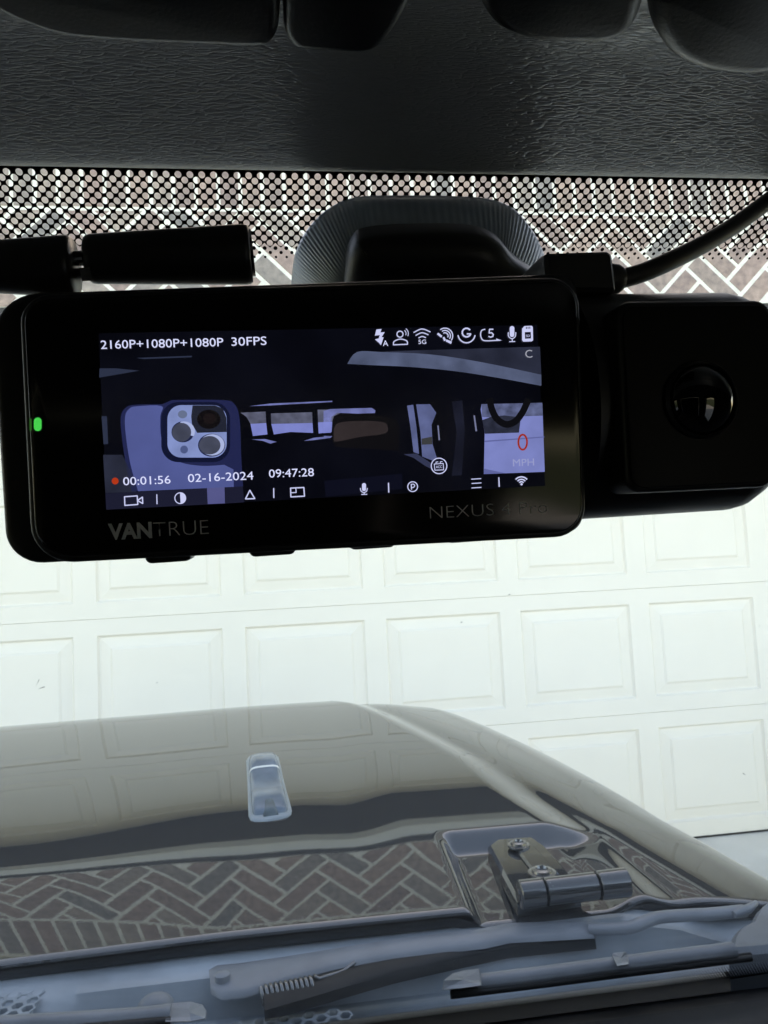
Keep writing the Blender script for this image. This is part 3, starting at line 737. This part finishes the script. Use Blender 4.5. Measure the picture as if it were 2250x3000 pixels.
def flat(name, polys, m, lay, par=scr):
    if name == 'picture' and len(polys) > 1 and len(polys) < 8:
        return [flat(name, [P], m, lay, par) for P in polys]
    V = []; Fc = []
    for P in polys:
        k = len(V); z = FZ+.00008+.00003*lay; V += [D(px, py, z) for px, py in P]; Fc.append(tuple(range(k, k+len(P))))
    bm = bmesh.new(); vv = [bm.verts.new(v) for v in V]
    for f in Fc:
        try: bm.faces.new([vv[i] for i in f])
        except ValueError: pass
    for f in bm.faces:
        f.normal_update()
        if f.normal.z < 0: f.normal_flip()
    me = bpy.data.meshes.new(name); bm.to_mesh(me); bm.free()
    return link(name, me, par, m)
def A7(P): return [(250+x*.4521, 930+y*.4521) for x, y in P]
def A8(P): return [(950+x*.4219, 930+y*.4219) for x, y in P]
def circ(cx, cy_, rx, ry=None, n=28, a0=0, a1=360):
    ry = ry or rx; return [(cx+rx*math.cos(rad(a0+(a1-a0)*k/n)), cy_+ry*math.sin(rad(a0+(a1-a0)*k/n))) for k in range(n if a1-a0 == 360 else n+1)]
def stroke(P, w_, closed=False):            # list of quads following a polyline
    out = []; n = len(P)
    for i in range(n if closed else n-1):
        a, b = Vector(P[i]), Vector(P[(i+1) % n]); d = (b-a)
        if d.length < 1e-6: continue
        d.normalize(); nn = Vector((-d.y, d.x))*w_/2; e = d*w_*.25
        out.append([tuple(a-e+nn), tuple(b+e+nn), tuple(b+e-nn), tuple(a-e-nn)])
    return out
def smooth2(P, k=5): return sm2(P, k)
# --- the picture
flat('picture', [A8([(400, 236), (1498, 203), (1507, 395), (1100, 312), (750, 262)]), A7([(115, 890), (240, 890), (300, 1010), (330, 1130), (130, 1138)])], glow_tex((42, 48, 68), .35, 150), 1)
flat('picture', [A8(sm2([(160, 322), (228, 240), (400, 240), (750, 258), (1100, 312), (1507, 397)], 4)+sm2([(1508, 475), (1200, 418), (900, 372), (600, 344), (300, 330), (160, 322)], 4)[:-1])], glow_tex((84, 98, 132), .3, 200), 2)
flat('picture', [A7([(90, 390), (350, 345), (200, 330), (92, 330)]), A7([(330, 262), (690, 248), (690, 258), (380, 270)]), A7([(105, 640), (140, 640), (148, 820), (118, 822)])], EM((45, 55, 80)), 2)
flat('picture', [A7(sm2([(300, 1128), (262, 950), (235, 760), (230, 640), (262, 585), (320, 566), (500, 562)], 5)+sm2([(560, 535), (880, 535), (965, 560), (1000, 660), (1010, 900), (1022, 1095)], 5))], EM((34, 42, 88)), 1)
flat('picture', [A7(sm2([(342, 1126), (292, 950), (262, 760), (258, 640), (285, 592), (330, 576), (494, 574), (486, 640), (492, 780), (540, 880), (620, 940), (760, 962), (900, 955)], 4)+[(960, 985), (962, 1098)])], glow_tex((82, 97, 165), .14, 90), 2)
flat('picture', [A7(rrect(492, 548, 938, 938, 110, 8))], EM((17, 24, 56)), 3)
flat('picture', [A7(rrect(532, 568, 916, 908, 90, 8))], glow_tex((132, 155, 220), .25, 160), 4)
flat('picture', [A7([(695, 570), (840, 570), (890, 590), (914, 650), (916, 742), (725, 748), (690, 690), (686, 640)])], EM((34, 40, 58)), 5)
flat('picture', [A7(circ(800, 660, 76, 62))], EM((17, 15, 20)), 6)
flat('picture', [A7(circ(805, 655, 40, 34))], EM((28, 22, 26)), 7)
flat('picture', [A7(circ(632, 742, 74, 68)), A7(circ(818, 828, 88, 74))], EM((28, 38, 80)), 5)
flat('picture', [A7(circ(640, 738, 70, 64, 20, 250, 390)+[(620, 745)])]+[A7(circ(822, 826, 80, 69))], EM((176, 196, 250)), 6)
flat('picture', [A7(circ(624, 744, 62, 61)), A7(circ(806, 828, 70, 60))], glow_tex((72, 80, 104), .25, 300), 7)
flat('picture', [A7(circ(630, 628, 30, 26))], EM((104, 122, 160)), 6)
flat('picture', [A7(circ(640, 856, 25, 26))], EM((78, 96, 150)), 6)
winlo = [A7([(1070, 690), (1172, 684), (1180, 758), (1086, 768)]), A7([(1205, 690), (1472, 684), (1476, 748), (1330, 742), (1222, 758)]), A7([(1508, 680), (1600, 676), (1596, 742), (1512, 752)]), A8([(-5, 690), (52, 686), (46, 800), (-5, 803)])]
winhi = [A7([(1005, 617), (1168, 610), (1172, 684), (1070, 690), (1045, 645)]), A7([(1202, 622), (1470, 614), (1472, 684), (1205, 690)]), A7([(1505, 598), (1660, 596), (1655, 618), (1610, 640), (1600, 676), (1508, 680)])]
flat('picture', winlo, glow_tex((128, 143, 226), .12, 300), 2)
flat('picture', winhi, glow_tex((92, 99, 126), .4, 500), 2)
flat('picture', [A8([(40, 636), (330, 628), (355, 645), (352, 664), (230, 668), (90, 662), (50, 690), (-5, 690), (-5, 650)]), A7([(1075, 790), (1165, 788), (1240, 806), (1200, 818), (1150, 800)]), A7([(1415, 800), (1480, 780), (1600, 768), (1590, 780), (1480, 795)]), A8([(-3, 822), (48, 824), (40, 838), (-3, 836)]),
      A7([(1060, 575), (1200, 558), (1600, 540), (1600, 548), (1200, 570)])], glow_tex((112, 124, 190), .3, 400), 3)
flat('picture', [A8(sm2([(55, 855), (60, 720), (110, 672), (300, 672), (450, 690), (515, 740), (522, 850), (515, 925)], 5)+[(80, 900)])], glow_tex((15, 15, 20), .3, 100), 4)
flat('picture', [A8(sm2([(65, 850), (80, 745), (200, 720), (400, 725), (440, 760), (420, 805), (250, 830), (90, 862), (65, 850)], 4)[:-1])], glow_tex((48, 43, 47), .35, 120), 5)
flat('picture', [A8([(575, 612), (618, 606), (640, 760), (658, 948), (620, 935), (598, 760)]), A8([(638, 604), (735, 602), (778, 662), (745, 745), (752, 880), (792, 1010), (680, 966), (668, 800)])], glow_tex((92, 106, 158), .25, 260), 2)
flat('picture', [A8([(675, 842), (748, 828), (751, 880), (677, 884)])], EM((62, 66, 72)), 3)
flat('picture', [A8([(550, 950), (640, 945), (740, 1010), (760, 1060), (700, 1030), (620, 975)])], EM((52, 60, 92)), 2)
flat('picture', [A8([(885, 585), (958, 576), (976, 780), (955, 1095), (885, 1100), (920, 800)])], glow_tex((25, 29, 46), .4, 150), 2)
flat('picture', [A8([(785, 750), (794, 750), (804, 852), (794, 852)]), A8([(1036, 680), (1046, 680), (1062, 790), (1050, 790)])], EM((120, 130, 170)), 3)
flat('picture', [A8([(1092, 602), (1514, 592), (1531, 1072), (1108, 1088), (1114, 800), (1086, 640)])], glow_tex((126, 141, 216), .1, 200), 2)
flat('picture', [A8([(1092, 602), (1514, 592), (1518, 682), (1390, 686), (1200, 700), (1095, 690)])], glow_tex((88, 100, 142), .5, 600), 3)
flat('picture', [A8([(1098, 712), (1160, 690), (1250, 680), (1330, 690), (1362, 720), (1352, 800), (1116, 808)])], glow_tex((44, 50, 70), .4, 500), 4)
flat('picture', [A8(q) for q in stroke(sm2([(1150, 575), (1165, 640), (1200, 705), (1262, 742), (1325, 722), (1375, 660), (1415, 575)], 6), 46)], EM((15, 16, 22)), 5)
flat('picture', [A8([(1112, 856), (1528, 826), (1528, 834), (1112, 866)]), A8([(1108, 1050), (1260, 1082), (1108, 1088)])], EM((98, 110, 178)), 4)
flat('picture', [A7([(130, 1140), (788, 1106), (792, 1212), (135, 1246)]), A7([(905, 1100), (1020, 1096), (1030, 1198), (908, 1206)])], EM((30, 33, 56)), 3)
flat('picture', [A7([(788, 1106), (902, 1100), (905, 1205), (793, 1210)])], glow_tex((86, 92, 150), .12, 200), 4)
flat('picture', [A8([(0, 1135), (540, 1085), (545, 1190), (10, 1245)])], EM((14, 17, 34)), 1)
# --- icons and writing
ICON = EM((178, 188, 232), 1.5)
def icon(name, polys, m=ICON): return flat(name, polys, m, 9)
w7 = 7.5
icon('camera_icon', [A7(q) for q in stroke([(254, 1162), (336, 1156), (340, 1212), (256, 1218)], w7, True)+stroke([(338, 1186), (370, 1164), (372, 1206)], w7, True)])
icon('divider', [A7([(460, 1146), (466, 1146), (468, 1210), (461, 1210)]), A7([(1217, 1106), (1224, 1106), (1225, 1170), (1218, 1170)]), A8([(442, 1148), (450, 1148), (452, 1216), (444, 1216)]), A8([(1209, 1110), (1216, 1110), (1219, 1176), (1211, 1176)])])
icon('contrast_icon', [A7(q) for q in stroke(circ(615, 1171, 35), 6, True)]+[A7(circ(615, 1171, 35, 35, 14, -92, 86))])
icon('warning_icon', [A7(q) for q in stroke([(1066, 1120), (1038, 1176), (1098, 1174)], w7, True)])
icon('layout_icon', [A7(q) for q in stroke([(1330, 1106), (1416, 1102), (1420, 1158), (1332, 1163)], w7, True)+stroke([(1332, 1136), (1366, 1134), (1364, 1106)], 6)])
icon('microphone_icon', [A8(rrect(262, 1150, 290, 1206, 13, 5)), *[A8(q) for q in stroke(smooth2([(251, 1186), (256, 1206), (276, 1216), (294, 1206), (299, 1186)]), 6)+stroke([(277, 1216), (277, 1228)], 6)+stroke([(258, 1229), (297, 1228)], 6)]])
icon('parking_icon', [A8(q) for q in stroke(circ(614, 1175, 34), 6.5, True)+stroke([(606, 1194), (604, 1158)], 7)+stroke(smooth2([(604, 1159), (620, 1158), (628, 1168), (620, 1180), (606, 1181)], 4), 6)])
icon('menu_icon', [A8(q) for q in stroke([(1022, 1123), (1088, 1119)], 6)+stroke([(1025, 1153), (1090, 1149)], 6)+stroke([(1024, 1184), (1090, 1180)], 6)])
def wifi(cx, cy_, s, rot=-90): 
    out = []
    for r in (14, 27, 41)[0 if s > .9 else 0:]: out += stroke(circ(cx, cy_, r*s, r*s, 10, rot-48, rot+48), 7*s)
    return out
icon('wifi_icon', [A8(q) for q in wifi(1369, 1158, 1.25)]+[A8(circ(1370, 1158, 8))])
icon('flash_icon', [A8([(362, 84), (398, 80), (390, 104), (420, 102), (398, 136), (412, 138), (394, 192), (380, 176), (352, 152), (378, 146), (386, 122), (352, 126)])])
icon('person_icon', [A8(q) for q in stroke(circ(526, 116, 21), 7, True)+stroke(smooth2([(480, 190), (486, 166), (528, 150), (572, 162), (578, 186)], 5)+[(480, 190)], 7)+stroke(circ(540, 112, 28, 28, 8, -50, 20), 5)+stroke(circ(542, 112, 42, 42, 8, -52, 22), 5)])
icon('wifi_icon', [A8(q) for q in stroke(smooth2([(622, 104), (678, 80), (736, 100)], 6), 7)+stroke(smooth2([(636, 124), (678, 106), (722, 120)], 6), 7)+stroke(smooth2([(656, 142), (680, 132), (704, 140)], 6), 7)])
icon('satellite_icon', [A8(q) for q in stroke(circ(838, 128, 54, 54, 12, -125, 35), 7)+stroke(circ(838, 128, 38, 38, 10, -120, 30), 7)+stroke(circ(838, 128, 22, 22, 8, -115, 25), 7)]+[A8([(782, 116), (792, 106), (820, 128), (812, 140)]), A8([(822, 140), (834, 134), (846, 158), (832, 164)]), A8([(848, 152), (886, 168), (880, 184), (844, 166)])])
icon('sensor_icon', [A8(q) for q in stroke(circ(988, 112, 60, 64, 18, 12, 168), 8)+stroke(circ(988, 105, 30, 30, 14, 20, 320)[::-1], 10)+stroke([(1017, 114), (992, 114)], 9)])
icon('loop_icon', [A8(q) for q in stroke(smooth2([(1116, 82), (1092, 92), (1086, 126), (1100, 156), (1130, 162), (1180, 160), (1222, 158)], 5), 7)+stroke([(1172, 82), (1148, 82), (1145, 108), (1162, 106), (1174, 118), (1170, 132), (1156, 137), (1142, 132)], 8)]+[A8([(1194, 146), (1232, 160), (1195, 158)])])
icon('microphone_icon', [A8(rrect(1288, 60, 1320, 136, 15, 5)), *[A8(q) for q in stroke(smooth2([(1278, 104), (1280, 132), (1304, 148), (1326, 132), (1330, 104)]), 6)+stroke([(1305, 146), (1306, 166)], 6)+stroke([(1286, 168), (1324, 167)], 6)]])
icon('card_icon', [A8([(1374, 78), (1390, 60), (1440, 58), (1448, 66), (1450, 158), (1440, 166), (1382, 168), (1374, 158)])])
flat('card_icon', [A8([(1392, 102), (1434, 100), (1436, 146), (1394, 148)]), A8([(1400, 66), (1406, 66), (1407, 80), (1401, 80)]), A8([(1412, 66), (1418, 66), (1419, 79), (1413, 79)]), A8([(1424, 65), (1430, 65), (1431, 79), (1425, 79)])], EM((20, 22, 40)), 10)
flat('accessory_icon', [A8(circ(797, 1031, 54))], EM((22, 26, 46)), 7)
icon('accessory_icon', [A8(q) for q in stroke(circ(797, 1031, 54), 6.5, True)+stroke([(764, 1018), (826, 1014), (829, 1058), (768, 1061)], 5, True)+stroke([(776, 1014), (776, 1004), (790, 1003)], 5)+stroke([(806, 1012), (806, 1002), (820, 1001)], 5)])
flat('record_dot', [A7(circ(193, 1060, 22))], EM((196, 62, 34)), 9)

def text(name, s, p0, p1, h, m, par=scr, lay=9, off=0, mapf=None, zplane=None, space=1.0):
    """type set along the baseline p0 -> p1 (photograph pixels), cap height h"""
    cu = bpy.data.curves.new('t', 'FONT'); cu.body = s; cu.offset = off; cu.resolution_u = 3; cu.space_character = space
    to = bpy.data.objects.new('t', cu); COL.objects.link(to); bpy.context.view_layer.update()
    me = bpy.data.meshes.new_from_object(to.evaluated_get(bpy.context.evaluated_depsgraph_get())); bpy.data.objects.remove(to)
    co_ = np.empty(len(me.vertices)*3); me.vertices.foreach_get('co', co_); co_ = co_.reshape(-1, 3)
    x0, x1 = co_[:, 0].min(), co_[:, 0].max(); y0, y1 = co_[:, 1].min(), co_[:, 1].max()
    p0, p1 = Vector(p0), Vector(p1); d = (p1-p0); up_ = Vector((-.049, -1)) ; z = FZ+.00008+.00003*lay if zplane is None else zplane
    cap = .729
    for v, c in zip(me.vertices, co_):
        q = p0+d*((c[0]-x0)/(x1-x0))+up_*(h*c[1]/cap); v.co = D(q.x, q.y, z)
    me.name = name
    if me.polygons and me.polygons[0].normal.z < 0: me.flip_normals()
    me.materials.clear(); return link(name, me, par, m)
TX = EM((190, 200, 240), 1.6)
text('caption', '2160P+1080P+1080P', A7([(101, 204)])[0], A7([(895, 186)])[0], 26, TX)
text('caption', '30FPS', A7([(948, 184)])[0], A7([(1175, 177)])[0], 26, TX)
text('caption', '00:01:56', A7([(246, 1088)])[0], A7([(553, 1076)])[0], 25, TX)
text('caption', '02-16-2024', A7([(666, 1068)])[0], A7([(1090, 1050)])[0], 25, TX)
text('caption', '09:47:28', A7([(1191, 1038)])[0], A7([(1482, 1028)])[0], 25, TX)
text('caption', '5G', A8([(655, 184)])[0], A8([(708, 183)])[0], 13, TX)
text('caption', 'A', A8([(408, 198)])[0], A8([(444, 197)])[0], 17, TX)
text('caption', 'C', A8([(1397, 280)])[0], A8([(1446, 278)])[0], 24, EM((170, 178, 200)))
text('caption', 'MPH', A8([(1312, 1034)])[0], A8([(1458, 1028)])[0], 22, EM((158, 170, 228)))
text('caption', 'ACC', A8([(776, 1047)])[0], A8([(818, 1045)])[0], 8, ICON, lay=10)
text('caption', 'SD', A8([(1400, 136)])[0], A8([(1428, 135)])[0], 7, ICON, lay=11)
text('caption', 'P', A8([(609, 1190)])[0], A8([(609.5, 1190)])[0], .1, ICON) if False else None
flat('speed_digit', [A8(q) for q in stroke(circ(1378, 866, 30, 52, 30), 13, True)], EM((170, 52, 40)), 9)
# printed names and light on the front glass
ZP_ = FZ+.00005
text('lettering', 'VAN', (318, 1580), (446, 1574), 46, M['print'], dc, zplane=ZP_, off=.035)
text('lettering', 'TRUE', (450, 1573), (612, 1565), 46, M['print'], dc, zplane=ZP_, off=-.022)
text('lettering', 'NEXUS 4 Pro', (1260, 1520), (1604, 1502), 38, M['print'], dc, zplane=ZP_, off=-.02)
flat('status_light', [rrect(99, 1223, 122, 1263, 11, 6)], mat('green_light', (.0, .05, .0), .3, emit=(.0, .62, .10)), 0, dc)
flat('light_reflection', [rrect(86, 1226, 93, 1262, 3, 4)], mat('green_light_reflection', (.0, .02, .0), .3, emit=(.012, .10, .02)), 0, dc)  # dim green sliver, a painted reflection of the status light
# buttons under the housing
for (x0, x1, yb) in ((438, 570, 1648), (733, 866, 1629), (1018, 1150, 1609), (1294, 1424, 1590)):
    a, b = D(x0, yb, -.008), D(x1, yb-9, -.008)
    P = rrect(0, 0, (b-a).length, .0034, .0011, 5); ang_ = math.atan2((b-a).y, (b-a).x)
    P = [(a.x+p[0]*math.cos(ang_)-p[1]*math.sin(ang_), a.y+p[0]*math.sin(ang_)+p[1]*math.cos(ang_)) for p in P]
    slab('button', P, -.0105, -.0035, M['plastic'], dc, .0008)
# cabin-facing lens unit on its barrel
c0, c1 = D(1700, 868, -.020), D(1718, 1520, -.020); cyl_r = (c0-c1).length/2; cc = (c0+c1)/2; xe = D(2215, 1180, -.020).x
prof = [(cc.x-.004, cyl_r), (xe-.009, cyl_r), (xe-.006, cyl_r*.975), (xe-.003, cyl_r*.90), (xe-.001, cyl_r*.80), (xe, cyl_r*.62)]
rings = []
dyr = (D(2100, 1180, -.02)-D(1710, 1195, -.02)); sl_ = dyr.y/dyr.x
for (x, r) in prof: rings.append([(x, cc.y+(x-cc.x)*sl_*0+r*math.cos(k*math.pi/24), -.0205+.72*r*math.sin(k*math.pi/24)) for k in range(48)])
loft('lens_barrel', rings, M['housing'], dc, ang=40)
lu = quad_rr([D2(1806, 880, -.001), D2(2268, 876, -.001), D2(2282, 1425, -.001), D2(1836, 1446, -.001)], [.0032, .0038, .0035, .0032], 8)
lens_unit = slab('lens_unit', lu, -.016, -.001, M['housing'], dc, .0012)
lug = quad_rr([D2(1822, 897, -.0008), D2(2256, 893, -.0008), D2(2270, 1412, -.0008), D2(1850, 1432, -.0008)], [.0026, .003, .003, .0026], 8)
slab('lens_cover', lug, -.002, -.0007, M['cover'], lens_unit, .0003)
lc = D(2052, 1172, -.0006); lr = (D(2155, 1172, -.0006)-lc).length
def disc_rings(prof, c): return [[(c.x+r*math.cos(k*math.pi/24), c.y+r*math.sin(k*math.pi/24), c.z+z) for k in range(48)] for r, z in prof]
loft('lens_ring', disc_rings([(lr*1.02, -.0006), (lr*1.02, .0006), (lr*.96, .0012), (lr*.93, .001), (lr*.92, -.0004)], lc), M['plastic'], lens_unit, (False, False))
loft('lens', disc_rings([(lr*.925, .0000)]+[(lr*.92*math.cos(a), .0032*math.sin(a)) for a in [k*math.pi/2/9 for k in range(1, 9)]]+[(lr*.02, .0032)], lc), M['lens'], lens_unit, (False, True), ang=80)

# ------------------------------------------------------------------ mount on the glass
mo = empty('camera_mount', CAM+Vector((.036, .19, .075))); MO = CAM+Vector((.036, .19, .075))
tag(mo, 'black ribbed dome mount stuck to the windshield above the dash camera', 'camera mount')
def gl_xy(px, py):
    d = ray(px, py); s = GT.dot(GNn)/d.dot(GNn); q = d*s; return (q.x, (q-GT).dot(GD))
mout = sm2([(852, 850), (856, 790), (866, 735), (892, 680), (940, 625), (1000, 588), (1070, 572), (1200, 570), (1330, 572), (1430, 580), (1500, 606), (1552, 664), (1586, 730), (1606, 800), (1610, 850)], 22)
P = [gl_xy(*p) for p in mout]; xm = (P[0][0]+P[-1][0])/2
P = P+[(P[-1][0]-.002, .046), (P[-1][0]-.012, .056), (P[0][0]+.012, .056), (P[0][0]+.002, .046)]
def GM(x, v, h): q = GT+GD*v-GNn*h; return Vector((q.x+x, q.y, q.z))+CAM-MO
rings = []
cxm, cvm = xm, .036
nP = len(P)
for (d, h, fl) in ((.0, .0006, 0), (.0, .002, 0), (.0003, .0028, 1), (.0035, .0085, 1), (.008, .015, .5), (.0125, .0195, 0), (.016, .0205, 0)):
    ins = inset(ccw(P), d) if d else ccw(P); rings.append([GM(x, v, h+fl*.00022*math.sin(k*math.pi*.5)) for k, (x, v) in enumerate(ins)])
base = loft('mount_base', rings, M['mount'], mo, ang=70)
arm_o = [gl_xy(*p) for p in sm2([(985, 900), (995, 720), (1015, 635), (1060, 605), (1200, 596), (1340, 600), (1410, 625), (1460, 680), (1540, 740), (1585, 800), (1600, 900)], 6)]
rings = []
ar = ccw(arm_o)
for (d, h) in ((0, .014), (0, .0195), (.0006, .0212), (.002, .0228), (.0042, .0240), (.007, .0246)): rings.append([GM(x, v, h) for x, v in (inset(ar, d) if d else ar)])
loft('bracket', rings, M['plastic'], mo, ang=40)
# stalk that reaches the camera body
st = [GM(.036+dx, .045+dv, .012) for dx, dv in ((-.018, -.012), (.018, -.012), (.018, .012), (-.018, .012))]
se = [DM @ Vector((p[0], p[1], -.033))-MO for p in ((-.018, .020), (.018, .020), (.018, .006), (-.018, .006))]
loft('stalk', [st, se], M['mount'], mo, smooth=False)

# ------------------------------------------------------------------ power cable
def DW(px, py, dz): return DM @ D(px, py, dz)
pc0 = DW(1640, 815, -.018); pc = empty('power_cable', pc0); tag(pc, 'black charging cable plugged in on top of the dash camera', 'cable')
def PCp(px, py, dz): return DW(px, py, dz)-pc0
plug_o = quad_rr([D2(1562, 765, -.018), D2(1762, 758, -.018), D2(1776, 880, -.018), D2(1570, 880, -.018)], [.0012, .0016, .001, .001], 5)
pr = []
for (z, d) in ((-.029, .0012), (-.028, .0003), (-.026, 0), (-.015, 0), (-.0132, .0003), (-.0125, .001)):
    pr.append([DM @ Vector((p[0], p[1], z))-pc0 for p in (inset(ccw(plug_o), d) if d else ccw(plug_o))])
loft('plug', pr, M['cable'], pc, ang=35)
cb = [PCp(1757, 822, -.020), PCp(1775, 820, -.020), PCp(1808, 818, -.020), PCp(1822, 818, -.020)]
tube('strain_relief', cb, [.0034, .0035, .0031, .0024], M['cable'], pc, 20)
cb = catmull([PCp(1812, 819, -.020), PCp(1880, 800, -.0205), PCp(1960, 766, -.022), PCp(2060, 716, -.026), PCp(2160, 655, -.031), PCp(2270, 575, -.036), PCp(2420, 470, -.040), PCp(2600, 400, -.042)], 8)
tube('cable', cb, .00205, M['cable'], pc, 16)

# ------------------------------------------------------------------ two-barrel joint above the camera's end
bj0 = DW(300, 800, -.02); bj = empty('barrel_joint', bj0); tag(bj, 'pair of black cylinders joined by a short shaft, resting on the dash camera top', 'bracket')
def BJ(px, py, dz): return DW(px, py, dz)-bj0
def barrel(xa, xb, ya0, ya1, yb0, yb1, dz, name):
    a, b = BJ(xa, (ya0+ya1)/2, dz), BJ(xb, (yb0+yb1)/2, dz); r0 = (BJ(xa, ya0, dz)-BJ(xa, ya1, dz)).length/2; r1 = (BJ(xb, yb0, dz)-BJ(xb, yb1, dz)).length/2
    d = (b-a).normalized()
    return tube(name, [a, a+d*.0004, a+d*.0012, b-d*.0012, b-d*.0004, b], [r0*.90, r0*.97, r0, r1, r1*.97, r1*.90], M['plastic'], bj, 40)
barrel(258, 735, 690, 830, 662, 830, -.018, 'barrel'); barrel(-160, 220, 718, 850, 694, 868, -.018, 'barrel')
tube('shaft', [BJ(205, 757, -.018), BJ(275, 752, -.018)], .00125, M['plastic'], bj, 16)
tube('shaft', [BJ(205, 768, -.016), BJ(275, 764, -.016)], .0008, M['steel'], bj, 12)
tube('end_ring', [BJ(733, 742, -.018), BJ(742, 741.5, -.018)], [.0045, .0045], M['steel'], bj, 32)
tube('end_ring', [BJ(254, 760, -.018), BJ(262, 760, -.018)], [.0037, .0037], M['steel'], bj, 32)
loft('clip', [[BJ(px, py, z) for px, py in ((232, 785), (262, 783), (272, 822), (240, 824))] for z in (-.022, -.014)], M['steel'], bj, smooth=False)
